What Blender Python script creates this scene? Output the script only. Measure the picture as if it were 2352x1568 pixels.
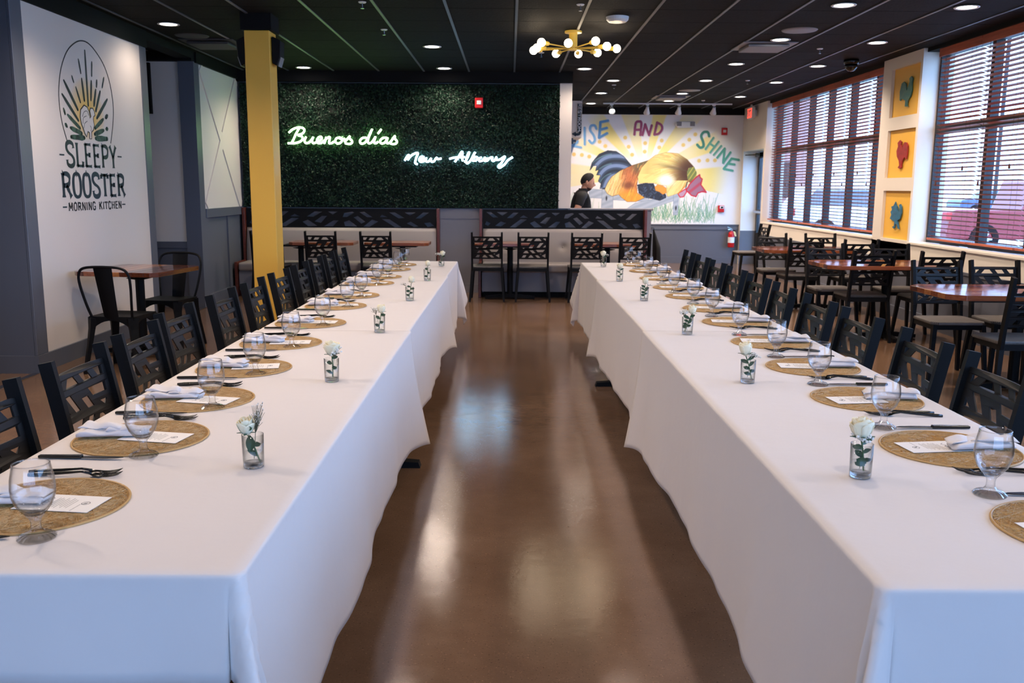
import bpy, bmesh, math, random
import numpy as np
from mathutils import Vector, Matrix

for o in list(bpy.data.objects):
    bpy.data.objects.remove(o, do_unlink=True)
SC = bpy.context.scene
COL = SC.collection
PI = math.pi
random.seed(7)

# ------------------------------------------------------------------ camera
H_EYE, H_CEIL = 1.47, 3.01
PITCH, YAW, ROLL = 0.1687535, 0.0031015, 0.0065115
cd = bpy.data.cameras.new('camera')
cd.sensor_fit = 'HORIZONTAL'; cd.sensor_width = 36.0
cd.lens = 2074.085 / 2352 * 36.0
cd.clip_start = 0.05; cd.clip_end = 300
cd.dof.use_dof = True; cd.dof.focus_distance = 3.4; cd.dof.aperture_fstop = 9.0
cam = bpy.data.objects.new('camera', cd); COL.objects.link(cam)
F = Vector((math.sin(YAW)*math.cos(PITCH), math.cos(YAW)*math.cos(PITCH), -math.sin(PITCH)))
r0 = Vector((math.cos(YAW), -math.sin(YAW), 0)); u0 = r0.cross(F)
rr = math.cos(ROLL)*r0 + math.sin(ROLL)*u0
uu = -math.sin(ROLL)*r0 + math.cos(ROLL)*u0
mw = Matrix((rr, uu, -F)).transposed().to_4x4(); mw.translation = (0, 0, H_EYE)
cam.matrix_world = mw
SC.camera = cam

# ------------------------------------------------------------------ world, exposure
w = bpy.data.worlds.new('overcast_sky'); SC.world = w; w.use_nodes = True
bg = w.node_tree.nodes['Background']
bg.inputs[0].default_value = (0.31, 0.54, 1.0, 1); bg.inputs[1].default_value = 7.2
vs = SC.view_settings
vs.view_transform = 'Standard'; vs.look = 'None'; vs.gamma = 1.0; vs.use_curve_mapping = False
vs.exposure = 0.18
cy = SC.cycles
cy.use_adaptive_sampling = True; cy.adaptive_threshold = 0.1
cy.max_bounces = 8; cy.diffuse_bounces = 3; cy.glossy_bounces = 3
cy.transmission_bounces = 10; cy.transparent_max_bounces = 14
cy.caustics_reflective = False; cy.caustics_refractive = False
cy.sample_clamp_indirect = 6.0; cy.use_denoising = True
DOWN_W, SPOT_W, BULB_E, WARM = 130.0, 26.0, 22.0, (1.0, 0.80, 0.66)

def portal(name, loc, rot, sx, sy):
    l = bpy.data.lights.new(name, 'AREA'); l.shape = 'RECTANGLE'; l.size = sx; l.size_y = sy
    l.cycles.is_portal = True
    o = bpy.data.objects.new(name, l); COL.objects.link(o); o.location = loc; o.rotation_euler = rot
    return o
# sky light comes in through the window openings (right wall, and behind the camera)
portal('window_portal', (4.86, 13.8, 1.95), (0, PI/2, 0), 2.2, 5.4)
portal('window_portal', (4.86, 8.75, 1.95), (0, PI/2, 0), 2.2, 2.8)
portal('window_portal', (4.86, 2.6, 1.95), (0, PI/2, 0), 2.2, 7.4)
portal('window_portal', (0.6, -3.16, 1.5), (PI/2, 0, 0), 6.4, 2.0)

# ------------------------------------------------------------------ materials
def lin(c):
    c = c/255.0
    return c/12.92 if c <= 0.04045 else ((c+0.055)/1.055)**2.4
def L3(c): return (lin(c[0]), lin(c[1]), lin(c[2]), 1)
MATS = {}
def mat(name, rgb, rough=0.5, metal=0.0, noise=None, bump=None, emit=None, spec=None, sheen=0, coat=0, coord='Object', stretch=None):
    """noise=(scale, rgb2, lo, hi)  bump=(scale, strength)"""
    m = bpy.data.materials.new(name); m.use_nodes = True
    nt = m.node_tree; N = nt.nodes; Lk = nt.links; b = N['Principled BSDF']
    b.inputs['Base Color'].default_value = L3(rgb); b.inputs['Roughness'].default_value = rough
    b.inputs['Metallic'].default_value = metal
    if spec is not None: b.inputs['Specular IOR Level'].default_value = spec
    if sheen: b.inputs['Sheen Weight'].default_value = sheen
    if coat: b.inputs['Coat Weight'].default_value = coat; b.inputs['Coat Roughness'].default_value = 0.08
    if emit: b.inputs['Emission Color'].default_value = (*emit[0], 1); b.inputs['Emission Strength'].default_value = emit[1]
    if noise or bump:
        tc = N.new('ShaderNodeTexCoord'); src = tc.outputs[coord]
        if stretch:
            mp = N.new('ShaderNodeMapping'); mp.inputs['Scale'].default_value = stretch
            Lk.new(src, mp.inputs[0]); src = mp.outputs[0]
    if noise:
        n = N.new('ShaderNodeTexNoise'); n.inputs['Scale'].default_value = noise[0]; n.inputs['Detail'].default_value = 6
        Lk.new(src, n.inputs['Vector'])
        r = N.new('ShaderNodeValToRGB'); Lk.new(n.outputs['Fac'], r.inputs[0])
        r.color_ramp.elements[0].position = noise[2]; r.color_ramp.elements[1].position = noise[3]
        r.color_ramp.elements[0].color = L3(rgb); r.color_ramp.elements[1].color = L3(noise[1])
        Lk.new(r.outputs[0], b.inputs['Base Color'])
    if bump:
        n = N.new('ShaderNodeTexNoise'); n.inputs['Scale'].default_value = bump[0]; n.inputs['Detail'].default_value = 4
        Lk.new(src, n.inputs['Vector'])
        bp = N.new('ShaderNodeBump'); bp.inputs['Strength'].default_value = bump[1]; bp.inputs['Distance'].default_value = 0.01
        Lk.new(n.outputs['Fac'], bp.inputs['Height']); Lk.new(bp.outputs[0], b.inputs['Normal'])
    MATS[name] = m
    return m
def emission(name, col, s):
    m = bpy.data.materials.new(name); m.use_nodes = True; nt = m.node_tree; nt.nodes.clear()
    e = nt.nodes.new('ShaderNodeEmission'); e.inputs[0].default_value = (*col, 1); e.inputs[1].default_value = s
    o = nt.nodes.new('ShaderNodeOutputMaterial'); nt.links.new(e.outputs[0], o.inputs[0]); MATS[name] = m
    return m
def thin_glass(name, edge=0.35, epow=4.0, base=0.02, refl=0.6, rpow=5.0, tint=(1, 1, 1)):
    """thin clear wall: passes light straight on, edges darker and more mirror-like"""
    m = bpy.data.materials.new(name); m.use_nodes = True; nt = m.node_tree; N = nt.nodes; Lk = nt.links; N.clear()
    f = N.new('ShaderNodeLayerWeight'); f.inputs['Blend'].default_value = 0.5
    def pw(p, mul, add):
        a = N.new('ShaderNodeMath'); a.operation = 'POWER'; a.inputs[1].default_value = p; Lk.new(f.outputs['Facing'], a.inputs[0])
        b = N.new('ShaderNodeMath'); b.operation = 'MULTIPLY_ADD'; b.inputs[1].default_value = mul; b.inputs[2].default_value = add; b.use_clamp = True; Lk.new(a.outputs[0], b.inputs[0]); return b
    tn = N.new('ShaderNodeMix'); tn.data_type = 'RGBA'; tn.inputs[6].default_value = (*tint, 1); tn.inputs[7].default_value = (edge, edge*1.04, edge*1.06, 1)  # dark edge tint stands in for the darkening refraction would give
    Lk.new(pw(epow, 1.0, 0.0).outputs[0], tn.inputs[0])
    t = N.new('ShaderNodeBsdfTransparent'); Lk.new(tn.outputs[2], t.inputs[0])
    g = N.new('ShaderNodeBsdfGlossy'); g.inputs['Roughness'].default_value = 0.015
    x = N.new('ShaderNodeMixShader'); Lk.new(pw(rpow, refl, base).outputs[0], x.inputs[0]); Lk.new(t.outputs[0], x.inputs[1]); Lk.new(g.outputs[0], x.inputs[2])
    o = N.new('ShaderNodeOutputMaterial'); Lk.new(x.outputs[0], o.inputs[0]); MATS[name] = m
    return m
def solid_glass(name, ior=1.5, rough=0.0, col=(1, 1, 1)):
    m = bpy.data.materials.new(name); m.use_nodes = True; nt = m.node_tree; nt.nodes.clear()
    g = nt.nodes.new('ShaderNodeBsdfGlass'); g.inputs['IOR'].default_value = ior; g.inputs['Roughness'].default_value = rough; g.inputs[0].default_value = (*col, 1)
    o = nt.nodes.new('ShaderNodeOutputMaterial'); nt.links.new(g.outputs[0], o.inputs[0]); MATS[name] = m
    return m
def mixed_glass(name, ior, k, tint=(1, 1, 1)):
    m = bpy.data.materials.new(name); m.use_nodes = True; nt = m.node_tree; N = nt.nodes; Lk = nt.links; N.clear()
    g = N.new('ShaderNodeBsdfGlass'); g.inputs['IOR'].default_value = ior; g.inputs['Roughness'].default_value = 0.0
    t = N.new('ShaderNodeBsdfTransparent'); t.inputs[0].default_value = (*tint, 1)
    x = N.new('ShaderNodeMixShader'); x.inputs[0].default_value = k; Lk.new(t.outputs[0], x.inputs[1]); Lk.new(g.outputs[0], x.inputs[2])
    o = N.new('ShaderNodeOutputMaterial'); Lk.new(x.outputs[0], o.inputs[0]); MATS[name] = m
    return m
def vcol(name, rough=0.6):
    m = bpy.data.materials.new(name); m.use_nodes = True; nt = m.node_tree; b = nt.nodes['Principled BSDF']
    a = nt.nodes.new('ShaderNodeVertexColor'); a.layer_name = 'paint'; nt.links.new(a.outputs[0], b.inputs[0]); b.inputs['Roughness'].default_value = rough
    MATS[name] = m
    return m

white = mat('white_wall_paint', (226, 217, 207), 0.6, bump=(90, 0.03))
beige = mat('warm_white_paint', (230, 221, 206), 0.55, bump=(90, 0.03))
grey = mat('slate_grey_paint', (94, 98, 108), 0.42, bump=(60, 0.03))
greyl = mat('booth_grey_paint', (128, 127, 134), 0.45, bump=(60, 0.03))
blackp = mat('black_fascia_paint', (9, 10, 11), 0.7, spec=0.2)
tile_m = mat('black_ceiling_tile', (15, 15, 16), 0.8, noise=(30, (22, 22, 23), 0.35, 0.7), bump=(55, 0.5), spec=0.12)
rail_m = mat('ceiling_grid_metal', (92, 94, 98), 0.4, metal=0.3)
yellow = mat('mustard_paint', (240, 186, 70), 0.45, bump=(50, 0.03))
black = mat('satin_black_metal', (8, 9, 11), 0.55, bump=(40, 0.02), spec=0.2)
blackg = mat('gloss_black_metal', (12, 12, 13), 0.18)
whitep = mat('white_plastic', (225, 225, 222), 0.35)
greyp = mat('grey_plastic', (120, 120, 124), 0.45)
red = mat('signal_red_plastic', (190, 20, 22), 0.35)
chrome = mat('brushed_steel', (190, 190, 195), 0.25, metal=1.0)
redwood = mat('reddish_wood', (112, 52, 36), 0.35, noise=(9, (78, 34, 24), 0.3, 0.75), stretch=(1, 12, 12))
slat_m = mat('mahogany_blind_slat', (196, 104, 74), 0.38, noise=(6, (160, 80, 56), 0.3, 0.7), stretch=(8, 0.6, 8))
w1 = mat('warm_plank_wood', (150, 84, 48), 0.22, noise=(5, (120, 62, 34), 0.3, 0.7), stretch=(10, 1, 10), coat=0.5)
w2 = mat('dark_plank_wood', (104, 54, 34), 0.22, noise=(5, (76, 38, 24), 0.3, 0.7), stretch=(10, 1, 10), coat=0.5)
w3 = mat('pale_plank_wood', (188, 126, 76), 0.22, noise=(5, (160, 98, 56), 0.3, 0.7), stretch=(10, 1, 10), coat=0.5)
uph = mat('taupe_booth_vinyl', (150, 142, 138), 0.45, bump=(25, 0.05))
frame_m = mat('bronze_window_frame', (34, 30, 30), 0.5)
cloth = mat('white_linen', (222, 214, 209), 0.85, sheen=0.15, bump=(8, 0.30))
napk = mat('white_napkin', (226, 220, 218), 0.9, bump=(40, 0.15))
card_m = mat('white_card', (240, 236, 232), 0.7)
ink = mat('dark_ink', (84, 86, 92), 0.7)
lit_panel_m = mat('satin_black_lit_panel', (12, 13, 15), 0.45, bump=(40, 0.02), spec=0.32)  # same black metal, colour lifted for the light the chair backs catch
straw_m = mat('gold_straw', (216, 180, 122), 0.5, noise=(40, (196, 156, 98), 0.35, 0.65), bump=(200, 0.3))
gold_m = mat('gold_rim', (190, 150, 92), 0.45)
g_thin = thin_glass('clear_glass_wall', edge=0.08, epow=4, base=0.035, refl=0.8, rpow=4)
g_pane = thin_glass('window_glass', edge=0.9)
g_solid = mixed_glass('clear_glass_solid', 1.5, 0.55)
g_foot = thin_glass('cut_glass_foot', edge=0.3, epow=3, base=0.09, refl=0.8, rpow=2.4)
g_vase = thin_glass('vase_glass', edge=0.12, epow=4, base=0.025, refl=0.7, tint=(0.985, 0.995, 0.99))
water_m = mixed_glass('water', 1.33, 0.15)
petal_m = mat('cream_petal', (240, 232, 200), 0.6, sheen=0.2)
leaf_m = mat('rose_leaf_green', (58, 86, 60), 0.45)
stem_m = mat('stem_green', (70, 98, 56), 0.5)
bab_m = mat('tiny_white_blossom', (236, 232, 222), 0.7)
twig_m = mat('thin_brown_twig', (98, 96, 72), 0.6)
hedge_m = mat('dark_hedge_leaf', (15, 40, 27), 0.5, noise=(3.5, (25, 56, 39), 0.35, 0.7), spec=0.3)
hback = mat('hedge_backing', (8, 14, 11), 0.9)
neon_g = emission('green_neon', (0.50, 1.0, 0.36), 15.0)
neon_w = emission('cool_white_neon', (0.40, 0.70, 1.0), 18.0)
bulb_m = emission('warm_bulb', (1.0, 0.80, 0.55), BULB_E)
lens_m = emission('downlight_lens', (1.0, 0.92, 0.80), 20.0)
exit_m = emission('exit_red', (1.0, 0.08, 0.05), 1.6)
ypl = mat('lemon_enamel', (232, 196, 84), 0.3)
teal = mat('teal_patina', (56, 112, 108), 0.45, noise=(20, (84, 128, 104), 0.4, 0.7))
redr = mat('barn_red_patina', (164, 40, 40), 0.45, noise=(20, (128, 34, 32), 0.4, 0.7))
bluer = mat('blue_patina', (44, 112, 146), 0.45, noise=(20, (40, 82, 106), 0.4, 0.7))
skin_m = mat('skin', (196, 142, 112), 0.55)
hair_m = mat('black_hair', (12, 10, 10), 0.75, bump=(160, 0.6))
beard_m = mat('trimmed_beard', (62, 44, 36), 0.7)
shirt_m = mat('black_shirt', (12, 12, 13), 0.8)
inkgreen = mat('sign_dark_green', (40, 58, 58), 0.6, noise=(2.2, (30, 40, 38), 0.4, 0.6))
inkmid = mat('sign_mid_green', (70, 100, 84), 0.6, noise=(14, (36, 52, 44), 0.42, 0.6))
inkblack = mat('sign_black', (34, 34, 34), 0.6)
inkdeep = mat('sign_deep_teal', (34, 50, 60), 0.6)
paint_v = vcol('mural_paint')
asphalt = mat('pale_concrete', (196, 196, 196), 0.9)
grassm = mat('verge_grass', (96, 112, 70), 0.9)
brickm = mat('far_brick', (186, 140, 130), 0.9)

# floor: sealed brown concrete
fm = mat('sealed_concrete', (104, 78, 58), 0.16); nt = fm.node_tree; N = nt.nodes; Lk = nt.links; b = N['Principled BSDF']
tc = N.new('ShaderNodeTexCoord')
def nz(sc, det, rough=0.6):
    n = N.new('ShaderNodeTexNoise'); n.inputs['Scale'].default_value = sc; n.inputs['Detail'].default_value = det; n.inputs['Roughness'].default_value = rough
    Lk.new(tc.outputs['Object'], n.inputs['Vector']); return n
def ramp(src, stops):
    r = N.new('ShaderNodeValToRGB'); e = r.color_ramp.elements
    e[0].position, e[0].color = stops[0]; e[1].position, e[1].color = stops[-1]
    for p, c in stops[1:-1]:
        q = e.new(p); q.color = c
    Lk.new(src, r.inputs[0]); return r
n1 = nz(1.3, 8); n2 = nz(9, 8, 0.7); n3 = nz(130, 3)
c1 = ramp(n1.outputs['Fac'], [(0.3, L3((108, 82, 62))), (0.7, L3((132, 104, 82)))])
c2 = ramp(n2.outputs['Fac'], [(0.3, (0.90, 0.90, 0.90, 1)), (0.75, (1.06, 1.06, 1.06, 1))])
mx = N.new('ShaderNodeMix'); mx.data_type = 'RGBA'; mx.blend_type = 'MULTIPLY'; mx.inputs[0].default_value = 1
Lk.new(c1.outputs[0], mx.inputs[6]); Lk.new(c2.outputs[0], mx.inputs[7])
c3 = ramp(n3.outputs['Fac'], [(0.30, (0.40, 0.40, 0.40, 1)), (0.38, (1, 1, 1, 1)), (0.64, (1, 1, 1, 1)), (0.72, (2.1, 2.0, 1.9, 1))])
mx2 = N.new('ShaderNodeMix'); mx2.data_type = 'RGBA'; mx2.blend_type = 'MULTIPLY'; mx2.inputs[0].default_value = 1
Lk.new(mx.outputs[2], mx2.inputs[6]); Lk.new(c3.outputs[0], mx2.inputs[7]); Lk.new(mx2.outputs[2], b.inputs['Base Color'])
rg = N.new('ShaderNodeMapRange'); rg.inputs[3].default_value = 0.07; rg.inputs[4].default_value = 0.17
Lk.new(n2.outputs['Fac'], rg.inputs[0]); Lk.new(rg.outputs[0], b.inputs['Roughness'])
bp = N.new('ShaderNodeBump'); bp.inputs['Strength'].default_value = 0.05; bp.inputs['Distance'].default_value = 0.02
Lk.new(n2.outputs['Fac'], bp.inputs['Height']); Lk.new(bp.outputs[0], b.inputs['Normal'])
# woven seat: grey cord with fine ribs
ws = mat('woven_cord_seat', (96, 92, 88), 0.55); nt = ws.node_tree; N = nt.nodes; Lk = nt.links; b = N['Principled BSDF']
tc = N.new('ShaderNodeTexCoord'); wv = N.new('ShaderNodeTexWave'); wv.wave_type = 'BANDS'; wv.bands_direction = 'Y'; wv.inputs['Scale'].default_value = 30; wv.inputs['Distortion'].default_value = 1.5
Lk.new(tc.outputs['Object'], wv.inputs['Vector'])
r = N.new('ShaderNodeValToRGB'); r.color_ramp.elements[0].color = L3((62, 59, 57)); r.color_ramp.elements[1].color = L3((124, 118, 112)); Lk.new(wv.outputs['Fac'], r.inputs[0]); Lk.new(r.outputs[0], b.inputs['Base Color'])
bp = N.new('ShaderNodeBump'); bp.inputs['Strength'].default_value = 0.6; bp.inputs['Distance'].default_value = 0.004; Lk.new(wv.outputs['Fac'], bp.inputs['Height']); Lk.new(bp.outputs[0], b.inputs['Normal'])

# ------------------------------------------------------------------ geometry helpers
class G:
    """collects shapes into one mesh"""
    def __init__(s): s.v = []; s.f = []
    def add(s, vs, fs):
        k = len(s.v); s.v += [tuple(p) for p in vs]; s.f += [tuple(i+k for i in f) for f in fs]; return s
    def box(s, x0, y0, z0, x1, y1, z1):
        return s.add([(x0,y0,z0),(x1,y0,z0),(x1,y1,z0),(x0,y1,z0),(x0,y0,z1),(x1,y0,z1),(x1,y1,z1),(x0,y1,z1)],
              [(3,2,1,0),(4,5,6,7),(0,1,5,4),(1,2,6,5),(2,3,7,6),(3,0,4,7)])
    def prism(s, poly, d0, d1, mp=lambda a, b, c: (a, b, c)):
        n = len(poly)
        ar = sum(poly[i][0]*poly[(i+1) % n][1]-poly[(i+1) % n][0]*poly[i][1] for i in range(n))
        if ar < 0: poly = poly[::-1]
        return s.add([mp(a, b, d0) for a, b in poly]+[mp(a, b, d1) for a, b in poly],
              [tuple(range(n-1, -1, -1)), tuple(range(n, 2*n))]+[(i, (i+1) % n, n+(i+1) % n, n+i) for i in range(n)])
    def taper(s, p0, p1, a0, b0, a1=None, b1=None, up=(0, 1, 0)):
        """bar from p0 to p1 with rectangular section a x b (full widths)"""
        a1 = a0 if a1 is None else a1; b1 = b0 if b1 is None else b1
        p0 = Vector(p0); p1 = Vector(p1); d = (p1-p0).normalized(); up = Vector(up)
        x = d.cross(up)
        if x.length < 1e-4: x = d.cross(Vector((1, 0, 0)))
        x.normalize(); y = x.cross(d)
        V = []
        for p, a, b in ((p0, a0, b0), (p1, a1, b1)):
            V += [p-x*a/2-y*b/2, p+x*a/2-y*b/2, p+x*a/2+y*b/2, p-x*a/2+y*b/2]
        return s.add(V, [(0,1,2,3),(7,6,5,4),(4,5,1,0),(5,6,2,1),(6,7,3,2),(7,4,0,3)])
    def tube(s, pts, r, n=8, closed=False, caps=True):
        pts = [Vector(p) for p in pts]; m = len(pts)
        rs = r if isinstance(r, (list, tuple)) else [r]*m
        k = len(s.v); prev = None
        for i, p in enumerate(pts):
            a = pts[i-1] if (i > 0 or closed) else p; c = pts[(i+1) % m] if (i < m-1 or closed) else p
            d = (c-a); d = d.normalized() if d.length > 1e-9 else Vector((0, 0, 1))
            if prev is None:
                q = Vector((0, 0, 1)) if abs(d.z) < 0.9 else Vector((1, 0, 0))
                x = d.cross(q).normalized()
            else:
                x = prev - d*prev.dot(d)
                x = x.normalized() if x.length > 1e-6 else d.orthogonal().normalized()
            prev = x; y = d.cross(x)
            for j in range(n):
                t = 2*PI*j/n; s.v.append(tuple(p + (x*math.cos(t)+y*math.sin(t))*rs[i]))
        for i in range(m if closed else m-1):
            for j in range(n):
                a = k+i*n+j; b2 = k+i*n+(j+1) % n; c = k+((i+1) % m)*n+(j+1) % n; d2 = k+((i+1) % m)*n+j
                s.f.append((a, b2, c, d2))
        if caps and not closed:
            s.f.append(tuple(k+j for j in range(n-1, -1, -1))); s.f.append(tuple(k+(m-1)*n+j for j in range(n)))
        return s
    def lathe(s, prof, n=20, c=(0, 0, 0), closed=False, wob=None):
        k = len(s.v); m = len(prof)
        for r, z in prof:
            for j in range(n):
                t = 2*PI*j/n; q = r*(wob(t, z) if wob else 1)
                s.v.append((c[0]+q*math.cos(t), c[1]+q*math.sin(t), c[2]+z))
        for i in range(m if closed else m-1):
            for j in range(n):
                a = k+i*n+j; b2 = k+i*n+(j+1) % n; i2 = (i+1) % m
                s.f.append((a, b2, k+i2*n+(j+1) % n, k+i2*n+j))
        if not closed:
            if prof[0][0] > 1e-6: s.f.append(tuple(k+j for j in range(n-1, -1, -1)))
            if prof[-1][0] > 1e-6: s.f.append(tuple(k+(m-1)*n+j for j in range(n)))
        return s
    def ball(s, c, r, n=8, m=6, sq=(1, 1, 1)):
        k = len(s.v); s.v.append((c[0], c[1], c[2]-r*sq[2]))
        for i in range(1, m):
            ph = -PI/2+PI*i/m
            for j in range(n):
                t = 2*PI*j/n
                s.v.append((c[0]+r*sq[0]*math.cos(ph)*math.cos(t), c[1]+r*sq[1]*math.cos(ph)*math.sin(t), c[2]+r*sq[2]*math.sin(ph)))
        s.v.append((c[0], c[1], c[2]+r*sq[2])); top = len(s.v)-1
        for j in range(n):
            s.f.append((k, k+1+(j+1) % n, k+1+j)); s.f.append((top, k+1+(m-2)*n+j, k+1+(m-2)*n+(j+1) % n))
        for i in range(m-2):
            for j in range(n):
                a = k+1+i*n+j; b2 = k+1+i*n+(j+1) % n
                s.f.append((a, b2, b2+n, a+n))
        return s
    def sheet(s, fn, nu, nv):
        k = len(s.v)
        for i in range(nu+1):
            for j in range(nv+1): s.v.append(tuple(fn(i/nu, j/nv)))
        for i in range(nu):
            for j in range(nv):
                a = k+i*(nv+1)+j; s.f.append((a, a+nv+1, a+nv+2, a+1))
        return s
    def ribbon(s, pts, wd, d0, d1, mp, caps=3):
        """flat brush stroke: polyline with width(s), extruded d0..d1"""
        m = len(pts); ws_ = wd if isinstance(wd, (list, tuple)) else [wd]*m
        Lf, Rt = [], []
        for i in range(m):
            a = pts[max(i-1, 0)]; c = pts[min(i+1, m-1)]
            dx, dy = c[0]-a[0], c[1]-a[1]; q = math.hypot(dx, dy) or 1; nx, ny = -dy/q, dx/q
            h = ws_[i]/2
            Lf.append((pts[i][0]+nx*h, pts[i][1]+ny*h)); Rt.append((pts[i][0]-nx*h, pts[i][1]-ny*h))
        if caps:
            for end in (0, m-1):
                p = pts[end]; h = ws_[end]/2*0.92
                poly = [(p[0]+h*math.cos(2*PI*j/10), p[1]+h*math.sin(2*PI*j/10)) for j in range(10)]
                s.prism(poly, d0, d1, mp)
        for i in range(m-1):
            s.prism([Lf[i], Rt[i], Rt[i+1], Lf[i+1]], d0, d1, mp)
        return s
    def mesh(s, name, m, smooth=False, bevel=0, seg=1):
        me = bpy.data.meshes.new(name); me.from_pydata(s.v, [], s.f)
        if bevel:
            bm = bmesh.new(); bm.from_mesh(me)
            bmesh.ops.bevel(bm, geom=list(bm.edges), offset=bevel, segments=seg, affect='EDGES', profile=0.5, clamp_overlap=True)
            bm.to_mesh(me); bm.free()
        if m: me.materials.append(m)
        if smooth: me.polygons.foreach_set('use_smooth', [True]*len(me.polygons))
        me.update(); return me
    def build(s, name, m, parent=None, loc=None, rz=0, smooth=False, bevel=0, seg=1):
        o = bpy.data.objects.new(name, s.mesh(name, m, smooth, bevel, seg)); COL.objects.link(o)
        if parent: o.parent = parent
        if loc: o.location = loc
        if rz: o.rotation_euler[2] = rz
        return o
def tag(o, label, cat, group=None, kind=None):
    o['label'] = label; o['category'] = cat
    if group: o['group'] = group
    if kind: o['kind'] = kind
    return o
def thing(name, label, cat, loc=(0, 0, 0), rz=0, group=None):
    o = bpy.data.objects.new(name, None); COL.objects.link(o); o.empty_display_size = 0.1
    o.location = loc; o.rotation_euler[2] = rz
    return tag(o, label, cat, group)
def struct(g, name, m, parent=None, **k):
    o = g.build(name, m, parent, **k) if isinstance(g, G) else g
    if not parent: o['kind'] = 'structure'
    return o
def link(name, me, parent=None, loc=(0, 0, 0), rot=(0, 0, 0)):
    o = bpy.data.objects.new(name, me); COL.objects.link(o); o.parent = parent; o.location = loc; o.rotation_euler = rot
    return o
def dup(root, loc, rz=0, label=None, group=None):
    def cp(o, par):
        c = o.copy(); COL.objects.link(c); c.parent = par
        for ch in list(o.children): cp(ch, c)
        return c
    c = cp(root, None); c.location = loc; c.rotation_euler[2] = rz
    if label: c['label'] = label
    if group: c['group'] = group
    return c
def curve_pts(P, n=6):
    """Catmull-Rom through P (2D or 3D)"""
    if len(P) < 3: return list(P)
    out = []
    for i in range(len(P)-1):
        a = P[max(i-1, 0)]; b_ = P[i]; c = P[i+1]; d = P[min(i+2, len(P)-1)]
        for k in range(n):
            t = k/n
            out.append(tuple(0.5*((2*b_[q])+(-a[q]+c[q])*t+(2*a[q]-5*b_[q]+4*c[q]-d[q])*t*t+(-a[q]+3*b_[q]-3*c[q]+d[q])*t**3) for q in range(len(b_))))
    out.append(tuple(P[-1])); return out
def holed(outer, holes, thick, sub=0.02):
    """flat panel with cut-outs -> (verts, faces) in (x, y, depth)"""
    cu = bpy.data.curves.new('tmp', 'CURVE'); cu.dimensions = '2D'; cu.fill_mode = 'BOTH'; cu.extrude = thick/2
    for poly in [outer]+holes:
        q = []
        for i in range(len(poly)):
            a = poly[i]; b_ = poly[(i+1) % len(poly)]; n = max(1, int(math.hypot(b_[0]-a[0], b_[1]-a[1])/sub))
            for k in range(n): q.append((a[0]+(b_[0]-a[0])*k/n, a[1]+(b_[1]-a[1])*k/n))
        sp = cu.splines.new('POLY'); sp.points.add(len(q)-1); sp.use_cyclic_u = True
        for pnt, (x, y) in zip(sp.points, q): pnt.co = (x, y, 0, 1)
    o = bpy.data.objects.new('tmp', cu); COL.objects.link(o)
    dg = bpy.context.evaluated_depsgraph_get(); me = bpy.data.meshes.new_from_object(o.evaluated_get(dg))
    V = [tuple(v.co) for v in me.vertices]; Fc = [tuple(p.vertices) for p in me.polygons]
    bpy.data.objects.remove(o); bpy.data.curves.remove(cu); bpy.data.meshes.remove(me)
    return V, Fc
def spot(name, parent, loc, energy, size_deg, rot=(0, 0, 0), col=WARM, blend=0.7, rad=0.05):
    l = bpy.data.lights.new(name, 'SPOT'); l.energy = energy; l.spot_size = math.radians(size_deg); l.spot_blend = blend; l.color = col; l.shadow_soft_size = rad
    o = bpy.data.objects.new(name, l); COL.objects.link(o); o.parent = parent; o.location = loc; o.rotation_euler = rot
    return o
ORD = ['first', 'second', 'third', 'fourth', 'fifth', 'sixth', 'seventh', 'eighth', 'ninth', 'tenth', 'eleventh', 'twelfth', 'thirteenth']
# ------------------------------------------------------------------ the room
struct(G().box(-6, -3.4, -0.1, 5.0, 18.3, 0), 'floor', fm)
ceil = struct(G().box(-6, -3.4, 3.03, 5.0, 18.3, 3.12), 'ceiling', blackp)
GX0, GY0, TS = 0.048, 8.27, 0.61
tm = G().box(0.009, 0.004, 3.012, TS-0.009, TS-0.004, 3.03).mesh('ceiling_tile', tile_m)
for i in range(-7, 8):
    for j in range(-1, 17):
        if GX0+i*TS > 4.5: continue
        link('ceiling_tile', tm, ceil, (GX0+i*TS, GY0+j*TS, 0))
G().box(-6, -3.4, 3.013, 4.9, 7.655, 3.03).build('ceiling_panel', tile_m, ceil)
G().box(-6, 7.655, 3.013, -4.23, 18.2, 3.03).build('ceiling_panel', tile_m, ceil)
rm = G().box(-0.012, -3.3, 3.004, 0.012, 18.2, 3.016).mesh('grid_rail', rail_m)
for i in range(-7, 9): link('grid_rail', rm, ceil, (GX0+i*TS, 0, 0))

def wall(name, boxes, m):
    g = G()
    for bx in boxes: g.box(*bx)
    return struct(g, name, m)
# sign wall block, between two alcoves
wl = wall('wall_sign', [(-5.9, 7.0, 0, -3.735, 9.55, 3.012)], grey)
G().box(-3.735, 7.17, 0.14, -3.72, 9.40, 2.845).build('white_panel', white, wl)
for y0, y1 in ((7.0, 7.17), (9.40, 9.55)): G().box(-3.735, y0, 0.14, -3.712, y1, 2.845).build('trim_board', grey, wl, bevel=0.003)
bb = struct(G().box(-3.735, 6.985, 0, -3.70, 9.56, 0.14), 'baseboard_sign_wall', grey)
struct(G().box(-5.9, 6.982, 0, -3.735, 7.0, 0.14), 'baseboard_alcove', grey)
struct(G().box(-3.735, 6.99, 2.845, -3.70, 9.56, 3.012), 'trim_sign_fascia', blackp)
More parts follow.
